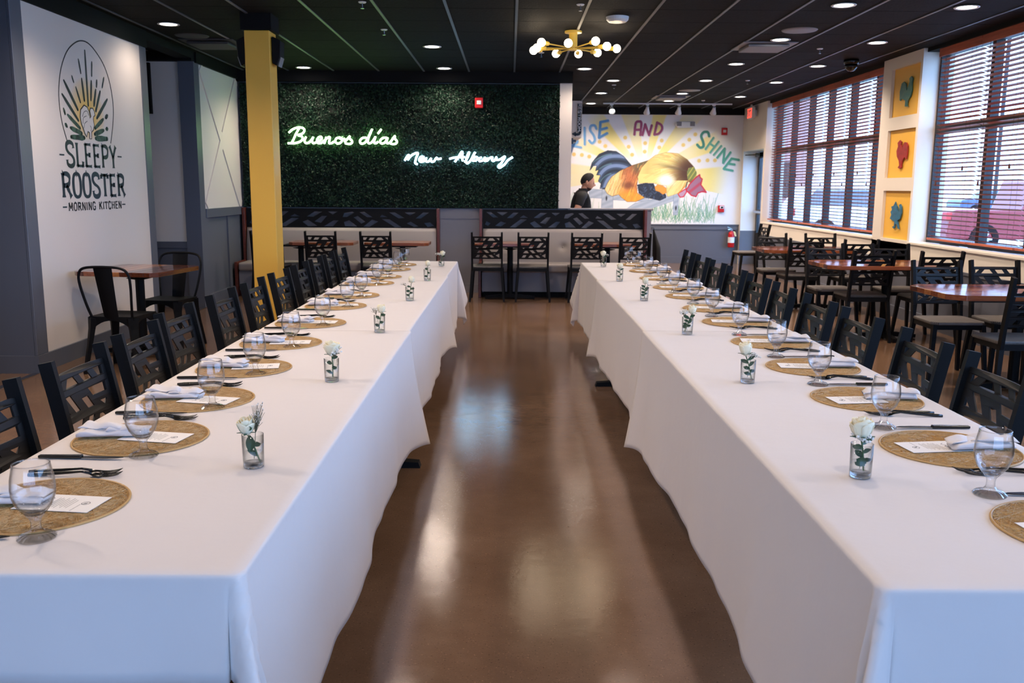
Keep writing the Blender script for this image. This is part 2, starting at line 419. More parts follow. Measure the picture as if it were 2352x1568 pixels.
# alcove beyond the sign wall
wl = wall('wall_alcove_far', [(-5.9, 11.0, 0, -3.74, 11.14, 3.012)], white)
G().box(-5.9, 10.985, 0, -3.9, 11.0, 0.78).build('wainscot_board', grey, wl)
G().box(-5.9, 10.97, 0.72, -3.9, 11.0, 0.80).build('chair_rail', grey, wl, bevel=0.004)
struct(G().box(-3.9, 10.96, 0, -3.715, 11.14, 2.90), 'trim_corner_post', grey)
struct(G().box(-5.9, 10.90, 2.90, -3.715, 11.0, 3.012), 'trim_alcove_fascia', blackp)
struct(G().box(-3.9, 9.56, 2.93, -3.715, 10.9, 3.012), 'trim_alcove_header', blackp)
wall('wall_alcove_side', [(-6, -3.4, 0, -5.9, 18.3, 3.03)], grey)
wall('wall_left_near', [(-3.9, -3.3, 0, -3.72, 5.8, 3.012)], white)
for y0, y1 in ((9.56, 10.96), (5.8, 6.98)):
    struct(G().box(-3.75, y0, 0, -3.70, y1, 0.006), 'trim_threshold', chrome)
dg_ = thing('door_closer', 'dark door closer arm hanging in the alcove opening', 'door closer', (-4.22, 10.95, 2.3))
G().box(-0.04, -0.03, 0.0, 0.0, 0.02, 0.58).build('arm_box', blackp, dg_)
# X-braced wall
wl = wall('wall_left_far', [(-3.9, 11.14, 0, -3.735, 12.75, 3.012)], grey)
G().box(-3.735, 11.16, 1.19, -3.722, 12.70, 2.89).build('white_panel', white, wl)
mpL = lambda a, b_, c: (c, a, b_)
for sgn in (1, -1):
    y0, y1 = (11.20, 12.62); z0, z1 = (1.22, 2.86) if sgn > 0 else (2.86, 1.22)
    G().ribbon([(y0, z0), (y1, z1)], 0.13, -3.722, -3.708 if sgn > 0 else -3.7085, mpL, caps=0).build('cross_board', white, wl)
G().box(-3.735, 11.16, 1.08, -3.705, 12.75, 1.19).build('chair_rail', grey, wl, bevel=0.004)
for y0, y1 in ((11.14, 11.24), (12.0, 12.1)): G().box(-3.735, y0, 0.14, -3.715, y1, 1.08).build('stile', grey, wl)
struct(G().box(-3.735, 11.14, 0, -3.70, 12.7, 0.14), 'baseboard_left_far', grey)
struct(G().box(-3.735, 11.0, 2.89, -3.69, 12.75, 3.012), 'trim_left_fascia', blackp)
# hedge partition
wp = wall('wall_partition', [(-3.735, 12.75, 0, 0.83, 12.91, 3.012)], greyl)
G().box(0.67, 12.68, 1.19, 0.83, 12.75, 2.87).build('white_end_board', white, wp)
G().box(0.83, 12.68, 1.19, 0.838, 12.93, 2.87).build('white_end_board', white, wp)
struct(G().box(-3.735, 12.62, 2.87, 0.84, 12.75, 3.012), 'trim_partition_fascia', blackp)
G().box(-1.0, 12.735, 1.035, -0.40, 12.75, 1.05).build('chair_rail', greyl, wp)
G().box(-1.0, 12.735, 1.05, -0.40, 12.75, 1.17).build('rail_board', greyl, wp)
struct(G().box(-3.7, 12.73, 0, 1.98, 12.75, 0.12), 'baseboard_partition', greyl)
wh = wall('wall_half', [(0.83, 12.75, 0, 1.97, 12.91, 1.165)], greyl)
G().box(0.80, 12.72, 1.165, 2.0, 12.94, 1.19).build('cap_board', greyl, wh, bevel=0.004)
G().box(1.90, 12.735, 0.12, 1.975, 12.75, 1.165).build('stile', greyl, wh)
# mural wall and hall behind
wm = wall('wall_mural', [(-1.5, 18.1, 0, 4.9, 18.25, 3.012)], white)
G().box(-1.4, 18.085, 0, 4.55, 18.1, 0.67).build('wainscot_board', grey, wm)
G().box(-1.4, 18.07, 0.67, 4.55, 18.1, 0.69).build('chair_rail', grey, wm)
G().box(-1.4, 18.075, 0.69, 4.55, 18.1, 0.755).build('rail_board', grey, wm)
G().box(-1.4, 18.06, 0.755, 4.55, 18.1, 0.775).build('chair_rail', grey, wm)
struct(G().box(-1.4, 18.06, 0, 4.55, 18.085, 0.13), 'baseboard_mural', grey)
struct(G().box(-1.4, 18.04, 2.888, 4.6, 18.1, 3.012), 'trim_mural_fascia', blackp)
wall('wall_hall_left', [(-1.6, 12.91, 0, -1.5, 18.25, 3.012)], white)
wall('wall_restroom_header', [(0.2, 16.7, 2.37, 1.285, 18.1, 3.012)], beige)
# right wall with window and door openings
RW = [(4.55, 17.98, 0, 4.9, 18.1, 3.012), (4.55, 16.56, 2.19, 4.9, 17.98, 3.012), (4.55, 16.45, 0, 4.9, 16.56, 3.012),
      (4.60, 11.36, 0, 4.9, 16.45, 0.86), (4.60, 7.40, 0, 4.9, 10.37, 0.86), (4.60, -1.1, 0, 4.9, 6.3, 0.86),
      (4.60, 10.33, 0, 4.9, 11.40, 3.012), (4.55, 6.3, 0, 4.9, 7.40, 3.012), (4.55, -3.4, 0, 4.9, -1.1, 3.012)]
wr = wall('wall_right', RW, beige)
G().box(4.55, 7.40, 0.66, 4.60, 16.45, 0.86).build('apron_board', beige, wr)
G().box(4.55, -1.1, 0.66, 4.60, 6.3, 0.86).build('apron_board', beige, wr)
G().box(4.535, -3.2, 0, 4.60, 16.56, 0.66).build('wainscot_board', grey, wr)
G().box(4.525, -3.2, 0.635, 4.55, 16.56, 0.665).build('chair_rail', grey, wr)
for y0, y1 in ((11.40, 16.45), (7.40, 10.33), (-1.1, 6.3)):
    G().box(4.53, y0-0.02, 0.862, 4.72, y1+0.02, 0.89).build('window_sill', beige, wr, bevel=0.004)
struct(G().box(4.51, -3.2, 0, 4.535, 16.56, 0.13), 'baseboard_right', grey)
struct(G().box(4.59, 11.40, 2.97, 4.9, 16.45, 3.012).box(4.59, -1.1, 2.97, 4.9, 6.3, 3.012).box(4.59, 7.40, 2.97, 4.9, 10.33, 3.012), 'trim_window_header', blackp)
# panelled pier with three yellow squares
YS = [(2.318, 2.878), (1.612, 2.168), (0.897, 1.462)]
pier = G()
yb = sorted([0.86]+[z for p in YS for z in p]+[3.012])
zz = [0.66]+[v for p in YS[::-1] for v in p]+[3.012]
for k in range(0, len(zz), 2): pier.box(4.55, 10.33, zz[k], 4.60, 11.40, zz[k+1])
for z0, z1 in YS:
    pier.box(4.55, 10.33, z0, 4.60, 10.385, z1); pier.box(4.55, 11.145, z0, 4.60, 11.40, z1)
pr = struct(pier, 'trim_pier_frame', beige)
# windows
frames_y = [(16.43, 15.56), (15.56, 14.69), (14.69, 13.82), (13.82, 12.93), (12.93, 12.05), (12.05, 11.40),
            (10.33, 9.205), (9.205, 8.33), (8.33, 7.42),
            (6.28, 5.06), (5.06, 3.83), (3.83, 2.6), (2.6, 1.37), (1.37, 0.14), (0.14, -1.08)]
for k, (ya, yb_) in enumerate(frames_y):
    g = G(); y0, y1 = yb_, ya
    for a, b_ in ((y0, y0+0.032), (y1-0.032, y1)): g.box(4.74, a, 0.89, 4.83, b_, 2.97)
    for a, b_ in ((0.89, 0.95), (2.10, 2.18), (2.92, 2.97)): g.box(4.74, y0+0.032, a, 4.83, y1-0.032, b_)
    wn = struct(g, 'window_%d' % (k+1), frame_m)
    for a, b_ in ((0.95, 2.10), (2.18, 2.92)):
        G().box(4.783, y0+0.032, a, 4.789, y1-0.032, b_).build('pane', g_pane, wn)
# glazed front behind the camera
bw = wall('wall_front', [(-5.9, -3.4, 0, -2.6, -3.2, 3.03), (3.8, -3.4, 0, 4.55, -3.2, 3.03), (-2.6, -3.4, 0, 3.8, -3.2, 0.5), (-2.6, -3.4, 2.5, 3.8, -3.2, 3.03)], white)
for k in range(6):
    x0 = -2.6+k*6.4/6; x1 = x0+6.4/6; g = G()
    for a, b_ in ((x0, x0+0.05), (x1-0.05, x1)): g.box(a, -3.33, 0.5, b_, -3.25, 2.5)
    for a, b_ in ((0.5, 0.57), (1.9, 1.98), (2.44, 2.5)): g.box(x0+0.05, -3.33, a, x1-0.05, -3.25, b_)
    wn = struct(g, 'window_%d' % (k+16), frame_m)
    for a, b_ in ((0.57, 1.9), (1.98, 2.44)): G().box(x0+0.05, -3.294, a, x1-0.05, -3.288, b_).build('pane', g_pane, wn)
# side door at the far right corner
d = struct(G().box(4.84, 16.57, 0, 4.89, 16.68, 2.18).box(4.84, 17.86, 0, 4.89, 17.97, 2.18).box(4.84, 16.68, 2.06, 4.89, 17.86, 2.18).box(4.84, 16.68, 0, 4.89, 17.86, 0.25).box(4.84, 16.68, 0.98, 4.89, 17.86, 1.08), 'door_1', blackg)
G().box(4.86, 16.68, 0.25, 4.866, 17.86, 0.98).build('pane', g_pane, d); G().box(4.86, 16.68, 1.08, 4.866, 17.86, 2.06).build('pane', g_pane, d)
G().tube([(4.79, 16.66, 1.03), (4.79, 17.88, 1.03)], 0.025, 10).box(4.79, 17.8, 1.015, 4.85, 17.84, 1.045).box(4.79, 16.7, 1.015, 4.85, 16.74, 1.045).build('push_bar', chrome, d)
G().box(4.74, 17.5, 2.08, 4.84, 17.82, 2.16).taper((4.76, 17.6, 2.12), (4.57, 17.9, 2.12), 0.02, 0.02).build('door_closer', blackg, d)
struct(G().box(4.551, 17.965, 0, 4.84, 17.979, 0.66), 'trim_door_reveal', grey)
struct(G().box(4.551, 17.965, 0.66, 4.84, 17.979, 2.19), 'trim_door_reveal_upper', whitep)

# ------------------------------------------------------------------ mustard column with speakers
col = struct(G().box(-2.43, 8.57, 0, -2.20, 8.81, 2.865), 'column_mustard', yellow, bevel=0.006)
col['label'] = 'mustard yellow square column with black cap behind the chairs'
G().box(-2.455, 8.545, 2.865, -2.175, 8.835, 3.012).build('cap', blackp, col)
for sx, nm in ((-1, 'black wall speaker on the sign-wall side of the yellow column'), (1, 'black wall speaker on the hedge side of the yellow column')):
    x = -2.435 if sx < 0 else -2.195
    t = thing('wall_speaker', nm, 'speaker', (x, 8.69, 2.58), 0, 'column speakers')
    g = G().prism([(0, 0.0), (sx*0.045, -0.02), (sx*0.075, 0.06), (sx*0.085, 0.2), (sx*0.02, 0.235), (0, 0.235)], -0.075, 0.075, lambda a, b_, c: (a, c, b_))
    g.build('cabinet', black, t, bevel=0.006)
    G().prism([(sx*0.048, -0.018), (sx*0.077, 0.06), (sx*0.081, 0.058), (sx*0.055, -0.024)], -0.06, 0.06, lambda a, b_, c: (a, c, b_)).build('silver_trim', greyp, t)

# ------------------------------------------------------------------ exterior
struct(G().box(4.95, -30, -0.12, 60, 70, -0.02), 'ground_car_park', asphalt)
struct(G().box(-30, -30, -0.12, 4.95, -3.5, -0.02), 'ground_front', asphalt)
struct(G().box(4.95, 7, -0.02, 7.4, 40, 0.04), 'lawn_verge', grassm)
t = thing('exterior_building', 'brick shop building with flat roof across the car park', 'building', (14.2, 52, -0.02))
G().box(-8, 0, 0, 2.6, 8, 10.5).build('wall_block', brickm, t)
for i in range(3): G().box(-4.5+i*2.3, -0.06, 1.0, -2.9+i*2.3, 0.0, 3.0).build('window', frame_m, t)
G().box(-8.2, -0.2, 10.5, 2.8, 8.2, 10.8).build('roof_edge', frame_m, t)
def car(label, loc, rz, paint, rim, tall, cx=0.0, cs=1.0):
    t = thing('parked_car', label, 'car', loc, rz, 'cars outside the windows')
    pm = mat('car_paint', paint, 0.25, coat=0.6)
    prof = [(-2.2, 0.35), (-2.25, 0.7), (-2.15, 0.98), (-1.0, 1.05), (2.1, 1.05), (2.25, 0.95), (2.3, 0.5), (2.25, 0.35)]
    G().prism(prof, -0.88, 0.88, lambda a, b_, c: (a, c, b_)).build('body', pm, t, bevel=0.05, seg=2)
    cab = [(cx+q*cs, z) for q, z in ((-1.1, 1.0), (-0.5, tall-0.02), (-0.2, tall), (1.7, tall), (2.15, 1.0))]
    G().prism(cab, -0.74, 0.74, lambda a, b_, c: (a, c, b_)).build('cabin', pm, t, bevel=0.06, seg=2)
    wnd = [(cx+q*cs, z) for q, z in ((-0.92, 1.06), (-0.42, tall-0.12), (1.62, tall-0.12), (1.95, 1.06))]
    for s in (-1, 1): G().prism(wnd, s*0.742, s*0.752, lambda a, b_, c: (a, c, b_)).build('side_window', greyp, t)
    for x in (-1.4, 1.4):
        for s in (-1, 1):
            tyre = G().lathe([(0.20, -0.11), (0.34, -0.11), (0.36, -0.07), (0.36, 0.07), (0.34, 0.11), (0.20, 0.11)], 24, closed=True)
            tyre.v = [(x+p[0], s*0.8+p[2], 0.36+p[1]) for p in tyre.v]
            tw = tyre.build('wheel', blackp, t)
            hb = G().lathe([(0.0, 0.09), (0.05, 0.10), (0.06, 0.06), (0.2, 0.04), (0.22, 0.09), (0.22, -0.09), (0.0, -0.09)], 24)
            for k in range(6):
                a = k*PI/3; hb.taper((0.05*math.cos(a), 0.05*math.sin(a), 0.085), (0.2*math.cos(a), 0.2*math.sin(a), 0.085), 0.05, 0.02, up=(0, 0, 1))
            hb.v = [(x+p[0], s*0.8+s*p[2], 0.36+p[1]) for p in hb.v]
            hb.build('hub', rim, tw)
    for s in (-1, 1): G().box(2.2, s*0.78-0.1, 0.78, 2.33, s*0.78+0.1, 0.98).build('tail_lamp', red, t)
    return t
car('red pickup parked outside the nearer window group', (12.6, 22.3, -0.02), PI, (138, 10, 16), chrome, 1.75, -0.7, 0.55)
car('white car parked outside the farther window group', (9.9, 25.5, -0.02), PI, (232, 232, 234), chrome, 1.6)
car('blue car parked beyond the red pickup', (27.5, 52, -0.02), 0.0, (60, 80, 130), chrome, 1.5)
for k, (x, y) in enumerate(((9.0, 33), (17.5, 33), (27, 42))):
    t = thing('exterior_lamp_post', '%s slim lamp post counted from the farther windows, out in the car park' % ORD[k], 'lamp post', (x, y, -0.02), 0, 'car park lamp posts')
    G().tube([(0, 0, 0), (0, 0, 7)], 0.07, 8).build('post', frame_m, t); G().box(-0.5, -0.15, 7, 0.5, 0.15, 7.12).build('lamp_head', frame_m, t)

# ------------------------------------------------------------------ wooden blinds
BL = [(16.42, 15.575), (15.545, 14.705), (14.675, 13.835), (13.805, 12.945), (12.915, 12.065), (12.035, 11.20), (10.10, 9.225), (9.195, 8.345), (8.315, 7.46)]
slat = G().sheet(lambda a, b_: ((a-0.5)*0.05, (b_-0.5), 0.0035*(1-(2*a-1)**2)), 4, 1).sheet(lambda a, b_: ((0.5-a)*0.05, (b_-0.5), -0.0028+0.0035*(1-(2*a-1)**2)), 4, 1)
slm = slat.mesh('slat', slat_m, True)
def nm_blind(k):
    if k < 6: return '%s wooden blind from the side door, in the farther window group' % ORD[k]
    return '%s wooden blind from the rooster pier, in the nearer window group' % ORD[k-6]
for k, (ya, yb_) in enumerate(BL):
    yc, ln = (ya+yb_)/2, ya-yb_
    t = thing('window_blind', nm_blind(k), 'blind', (4.665, yc, 0.93), 0, 'wooden slatted blinds')
    G().box(-0.045, -ln/2-0.01, 1.955, -0.028, ln/2+0.01, 2.045).build('valance', slat_m, t, bevel=0.004)
    G().box(-0.028, -ln/2, 2.0, 0.028, ln/2, 2.04).build('head_rail', slat_m, t)
    G().box(-0.027, -ln/2, 0.0, 0.027, ln/2, 0.022).build('bottom_rail', slat_m, t, bevel=0.003)
    n = 42
    for i in range(n):
        o = link('slat', slm, t, (0, 0, 0.045+i*1.925/n), (0, math.radians(15), 0)); o.scale[1] = ln
    g = G()
    for yy in (-ln*0.36, ln*0.36):
        for xx in (-0.026, 0.026): g.tube([(xx, yy, 0.02), (xx, yy, 2.0)], 0.0012, 4)
    g.build('ladder_cord', mat('cord', (88, 48, 36), 0.8) if 'cord' not in MATS else MATS['cord'], t)
    g = G().tube([(-0.04, -ln*0.30, 0.75), (-0.04, -ln*0.30, 2.0)], 0.0012, 4).lathe([(0.002, 0.79), (0.009, 0.775), (0.011, 0.745), (0.006, 0.74)], 8, (-0.04, -ln*0.30, -0.0))
    g.tube([(-0.04, ln*0.34, 0.6), (-0.04, ln*0.34, 2.0)], 0.0012, 4).lathe([(0.002, 0.64), (0.009, 0.625), (0.011, 0.595), (0.006, 0.59)], 8, (-0.04, ln*0.34, 0.0))
    g.build('pull_cord', MATS['cord'], t)
RAYS=[([(8.2, 2.624), (8.193, 2.158)], 0.031),([(8.067, 2.534), (8.095, 2.421)], 0.024),([(8.321, 2.544), (8.3, 2.422)], 0.024),([(7.924, 2.38), (7.951, 2.33)], 0.021),([(7.983, 2.292), (8.049, 2.172)], 0.028),([(8.103, 2.376), (8.126, 2.194)], 0.031),([(8.286, 2.377), (8.253, 2.209)], 0.031),([(8.397, 2.397), (8.381, 2.337)], 0.028),([(8.547, 2.438), (8.496, 2.342)], 0.024),([(8.362, 2.31), (8.305, 2.165)], 0.035),([(8.45, 2.304), (8.335, 2.123)], 0.035),([(7.777, 2.325), (7.991, 2.105)], 0.035),([(7.731, 2.209), (7.988, 2.014)], 0.035),([(8.588, 2.248), (8.346, 2.06)], 0.035),([(8.572, 2.102), (8.525, 2.078)], 0.038),([(7.737, 2.093), (7.758, 2.054)], 0.031),([(7.8, 2.048), (8.008, 1.951)], 0.038),([(8.479, 2.062), (8.295, 1.969)], 0.038),([(7.747, 1.971), (7.774, 1.951)], 0.035),([(7.835, 1.945), (8.035, 1.909)], 0.042),([(8.47, 1.962), (8.28, 1.916)], 0.042),([(8.558, 1.98), (8.521, 1.977)], 0.038),([(7.833, 1.869), (8.078, 1.874)], 0.049),([(8.292, 1.88), (8.531, 1.888)], 0.049),]
OVAL= [(7.756, 1.835), (7.697, 1.969), (7.671, 2.118), (7.684, 2.259), (7.749, 2.424), (7.872, 2.572), (8.02, 2.66), (8.153, 2.699), (8.284, 2.695), (8.423, 2.641), (8.573, 2.539), (8.671, 2.384), (8.707, 2.187), (8.668, 2.014), (8.6, 1.851)]
HALO= [(8.164, 2.071), (7.871, 2.049), (8.479, 2.095), (8.208, 2.354), (8.131, 1.859)]
ROO= [(8.111, 2.154), (8.168, 2.141), (8.198, 2.104), (8.208, 2.049), (8.228, 2.066), (8.213, 2.115), (8.231, 2.139), (8.276, 2.14), (8.3, 2.117), (8.308, 2.082), (8.283, 2.07), (8.27, 2.044), (8.281, 1.994), (8.258, 1.952), (8.216, 1.929), (8.211, 1.873), (8.175, 1.871), (8.179, 1.924), (8.149, 1.932), (8.119, 1.886), (8.088, 1.912), (8.064, 1.955), (8.036, 1.992), (8.023, 2.051), (8.041, 2.111)]
ROOIN= [[(8.063, 2.054), (8.102, 2.096), (8.158, 2.106), (8.187, 2.073)], [(8.064, 1.994), (8.083, 2.045), (8.141, 2.064)], [(8.08, 1.956), (8.097, 1.997), (8.149, 2.02)], [(8.202, 1.984), (8.221, 1.965), (8.208, 1.939)]]
NEON_A= [[(-3.022, 2.188), (-2.969, 2.231), (-2.895, 2.258), (-2.83, 2.251), (-2.809, 2.221), (-2.836, 2.178), (-2.898, 2.156), (-2.848, 2.141), (-2.839, 2.099), (-2.887, 2.063), (-2.961, 2.047), (-3.041, 2.048)], [(-2.881, 2.246), (-2.924, 2.175), (-2.962, 2.096), (-2.99, 2.05)], [(-2.788, 2.135), (-2.812, 2.082), (-2.792, 2.05), (-2.748, 2.061), (-2.707, 2.105), (-2.691, 2.133), (-2.708, 2.083), (-2.694, 2.05), (-2.66, 2.059), (-2.6, 2.088), (-2.575, 2.115), (-2.589, 2.137), (-2.624, 2.122), (-2.642, 2.079), (-2.621, 2.048), (-2.579, 2.057), (-2.537, 2.091)], [(-2.513, 2.134), (-2.542, 2.045), (-2.532, 2.088), (-2.492, 2.126), (-2.466, 2.132), (-2.47, 2.095), (-2.477, 2.054), (-2.451, 2.049), (-2.41, 2.072)], [(-2.331, 2.13), (-2.376, 2.115), (-2.391, 2.075), (-2.363, 2.047), (-2.318, 2.061), (-2.295, 2.1), (-2.32, 2.127), (-2.337, 2.121), (-2.3, 2.107), (-2.258, 2.113)], [(-2.268, 2.067), (-2.223, 2.113), (-2.193, 2.145), (-2.194, 2.115), (-2.165, 2.087), (-2.165, 2.058), (-2.204, 2.042), (-2.26, 2.053)], [(-1.959, 2.124), (-2.012, 2.126), (-2.054, 2.089), (-2.044, 2.052), (-1.999, 2.055), (-1.954, 2.102), (-1.917, 2.181), (-1.884, 2.244), (-1.92, 2.167), (-1.948, 2.088), (-1.932, 2.052), (-1.896, 2.067), (-1.866, 2.103), (-1.842, 2.142), (-1.862, 2.074), (-1.844, 2.053), (-1.805, 2.076)], [(-1.76, 2.242), (-1.809, 2.182)], [(-1.69, 2.128), (-1.741, 2.125), (-1.778, 2.089), (-1.766, 2.053), (-1.722, 2.061), (-1.687, 2.104), (-1.675, 2.133), (-1.692, 2.075), (-1.675, 2.054), (-1.638, 2.074), (-1.599, 2.126), (-1.577, 2.152), (-1.579, 2.119), (-1.551, 2.086), (-1.561, 2.055), (-1.603, 2.044), (-1.641, 2.054)]]
NEON_B= [[(-1.446, 1.825), (-1.424, 1.866), (-1.397, 1.898), (-1.388, 1.889), (-1.406, 1.837), (-1.35, 1.898), (-1.267, 1.93), (-1.292, 1.855), (-1.304, 1.794), (-1.272, 1.777)], [(-1.251, 1.829), (-1.2, 1.847), (-1.188, 1.876), (-1.224, 1.877), (-1.249, 1.837), (-1.224, 1.809), (-1.165, 1.83), (-1.15, 1.867), (-1.158, 1.821), (-1.124, 1.814), (-1.086, 1.856), (-1.089, 1.82), (-1.051, 1.815), (-1.012, 1.865), (-0.994, 1.848), (-0.944, 1.857)], [(-0.762, 1.812), (-0.715, 1.87), (-0.671, 1.943), (-0.656, 1.937), (-0.662, 1.874), (-0.65, 1.822)], [(-0.836, 1.851), (-0.762, 1.87), (-0.622, 1.877)], [(-0.624, 1.804), (-0.585, 1.874), (-0.562, 1.94), (-0.582, 1.917), (-0.606, 1.833), (-0.59, 1.793), (-0.544, 1.834), (-0.503, 1.911), (-0.482, 1.944), (-0.503, 1.903), (-0.527, 1.84), (-0.483, 1.829), (-0.444, 1.858), (-0.471, 1.881), (-0.503, 1.86)], [(-0.391, 1.875), (-0.43, 1.855), (-0.418, 1.823), (-0.371, 1.841), (-0.349, 1.876), (-0.356, 1.832), (-0.327, 1.832), (-0.315, 1.873), (-0.322, 1.828), (-0.282, 1.867), (-0.247, 1.875), (-0.253, 1.84), (-0.223, 1.83), (-0.188, 1.882), (-0.194, 1.845), (-0.144, 1.848), (-0.074, 1.889), (-0.117, 1.808), (-0.164, 1.761), (-0.144, 1.738), (-0.079, 1.782), (-0.038, 1.834), (0.032, 1.881)]]
ROOSTERS= [[(10.644, 2.751), (10.6, 2.721), (10.614, 2.673), (10.599, 2.589), (10.626, 2.526), (10.693, 2.482), (10.696, 2.432), (10.665, 2.416), (10.755, 2.424), (10.754, 2.488), (10.811, 2.51), (10.875, 2.524), (10.891, 2.5), (10.914, 2.511), (10.923, 2.605), (10.886, 2.695), (10.828, 2.71), (10.77, 2.682), (10.742, 2.596), (10.713, 2.634), (10.674, 2.696), (10.688, 2.731)], [(10.816, 2.047), (10.771, 2.027), (10.776, 1.988), (10.73, 1.96), (10.727, 1.986), (10.68, 2.018), (10.626, 2.01), (10.591, 1.971), (10.588, 1.887), (10.603, 1.82), (10.66, 1.847), (10.71, 1.806), (10.725, 1.755), (10.716, 1.729), (10.767, 1.716), (10.82, 1.731), (10.783, 1.756), (10.805, 1.809), (10.869, 1.862), (10.889, 1.924), (10.856, 1.975), (10.873, 2.018)], [(10.81, 1.335), (10.785, 1.295), (10.744, 1.278), (10.726, 1.226), (10.696, 1.218), (10.685, 1.271), (10.702, 1.297), (10.667, 1.309), (10.633, 1.281), (10.619, 1.203), (10.653, 1.141), (10.718, 1.113), (10.674, 1.053), (10.659, 1.019), (10.69, 1.026), (10.732, 1.074), (10.774, 1.072), (10.775, 1.032), (10.806, 1.018), (10.852, 1.037), (10.803, 1.048), (10.796, 1.101), (10.867, 1.116), (10.935, 1.132), (10.9, 1.178), (10.928, 1.212), (10.89, 1.24), (10.918, 1.275), (10.855, 1.285)]]
# ------------------------------------------------------------------ lettering
GL = {'S': (0.62, [[(.92,.76),(.86,.93),(.5,1),(.14,.92),(.08,.72),(.3,.56),(.7,.44),(.92,.28),(.86,.08),(.5,0),(.14,.07),(.08,.26)]]),
 'L': (0.56, [[(.16,1),(.16,0)], [(.1,.03),(.92,.03)], [(.9,.0),(.94,.22)]]),
 'E': (0.58, [[(.16,1),(.16,0)], [(.1,.97),(.9,.97)], [(.16,.52),(.68,.52)], [(.1,.03),(.92,.03)], [(.68,.62),(.68,.42)]]),
 'P': (0.60, [[(.16,1),(.16,0)], [(.1,.97),(.6,.97),(.9,.87),(.94,.72),(.86,.55),(.6,.47),(.16,.47)]]),
 'R': (0.66, [[(.14,1),(.14,0)], [(.1,.97),(.56,.97),(.84,.87),(.86,.72),(.78,.56),(.54,.49),(.14,.49)], [(.5,.49),(.78,.2),(.96,0)]]),
 'Y': (0.60, [[(.04,1),(.5,.48)], [(.96,1),(.5,.48)], [(.5,.5),(.5,0)]]),
 'O': (0.64, [[(.5,1),(.2,.92),(.08,.7),(.06,.5),(.08,.3),(.2,.08),(.5,0),(.8,.08),(.92,.3),(.94,.5),(.92,.7),(.8,.92),(.5,1)]]),
 'T': (0.60, [[(.5,1),(.5,0)], [(.02,.96),(.98,.96)], [(.03,.98),(.03,.8)], [(.97,.98),(.97,.8)]]),
 'M': (0.84, [[(.1,0),(.14,1)], [(.14,1),(.5,.3)], [(.5,.3),(.86,1)], [(.86,1),(.9,0)]]),
 'N': (0.68, [[(.12,0),(.12,1)], [(.12,1),(.88,0)], [(.88,0),(.88,1)]]),
 'I': (0.26, [[(.5,1),(.5,0)]]),
 'G': (0.66, [[(.92,.78),(.8,.94),(.5,1),(.2,.92),(.08,.6),(.08,.4),(.2,.08),(.5,0),(.8,.06),(.9,.2),(.9,.42)], [(.6,.42),(.98,.42)]]),
 'C': (0.62, [[(.92,.78),(.8,.94),(.5,1),(.2,.92),(.08,.6),(.08,.4),(.2,.08),(.5,0),(.8,.06),(.92,.24)]]),
 'K': (0.66, [[(.14,1),(.14,0)], [(.9,1),(.16,.42)], [(.42,.6),(.94,0)]]),
 'H': (0.68, [[(.14,1),(.14,0)], [(.86,1),(.86,0)], [(.14,.52),(.86,.52)]]),
 'X': (0.62, [[(.06,1),(.94,0)], [(.94,1),(.06,0)]]), ' ': (0.4, [])}
def letters(par, m, text, x0, x1, z0, z1, wv, d0, d1, mp, flare=1.5, gap=0.14):
    tot = sum(GL[c][0]+gap for c in text)-gap; k = (x1-x0)/tot; x = x0; h = z1-z0
    for c in text:
        wd, st = GL[c]; g = G()
        for s in st:
            P = [(x+a*wd*k, z0+b_*h) for a, b_ in s]
            vert = abs(P[0][0]-P[-1][0]) < abs(P[0][1]-P[-1][1])*1.6 or len(s) > 3
            ww = wv if vert else wv*0.62
            if len(P) == 2: P = [(P[0][0]+(P[1][0]-P[0][0])*t, P[0][1]+(P[1][1]-P[0][1])*t) for t in (0, .12, .5, .88, 1)]; W = [ww*flare, ww, ww*0.95, ww, ww*flare]
            else:
                P = curve_pts(P, 4); n = len(P); W = [ww*(flare if i in (0, n-1) else (0.62+0.42*abs(math.sin(PI*(i/n)*2)))) for i in range(n)]
            g.ribbon(P, W, d0, d1, mp, caps=0)
        if st: g.build('letter', m, par)
        x += (wd+gap)*k

# ------------------------------------------------------------------ painted logo on the sign wall
lg = thing('wall_logo', 'painted rooster and sunburst logo with shop name on white wall', 'sign', (-3.72, 8.2, 1.25))
def lp(a, b_, c): return (c, a-8.2, b_-1.25)
D0, D1 = 0.0004, 0.002
cx, cz = 8.17, 2.06; NR, NA = 10, 40
hv, hf, hc = [(0.0006, cx-8.2, cz-1.25)], [], [(0.86, 0.58, 0.12)]
wc = L3((226, 217, 207))[:3]
for i in range(1, NR+1):
    q = i/NR; ease = (1-q*q)**0.8
    for j in range(NA):
        t = 2*PI*j/NA; hv.append((0.0006, cx+0.34*q*math.cos(t)-8.2, cz+(0.34 if math.sin(t) > 0 else 0.21)*q*math.sin(t)-1.25))
        hc.append(tuple(wc[c]*(1-ease)+(0.82, 0.52, 0.10)[c]*ease for c in range(3)))
for j in range(NA): hf.append((0, 1+j, 1+(j+1) % NA))
for i in range(NR-1):
    for j in range(NA): a = 1+i*NA+j; b_ = 1+i*NA+(j+1) % NA; hf.append((a, a+NA, b_+NA, b_))
g = G(); g.v = hv; g.f = hf
o = g.build('sun_halo', paint_v, lg); at = o.data.color_attributes.new('paint', 'FLOAT_COLOR', 'POINT')
for i, c in enumerate(hc): at.data[i].color = (*c, 1)
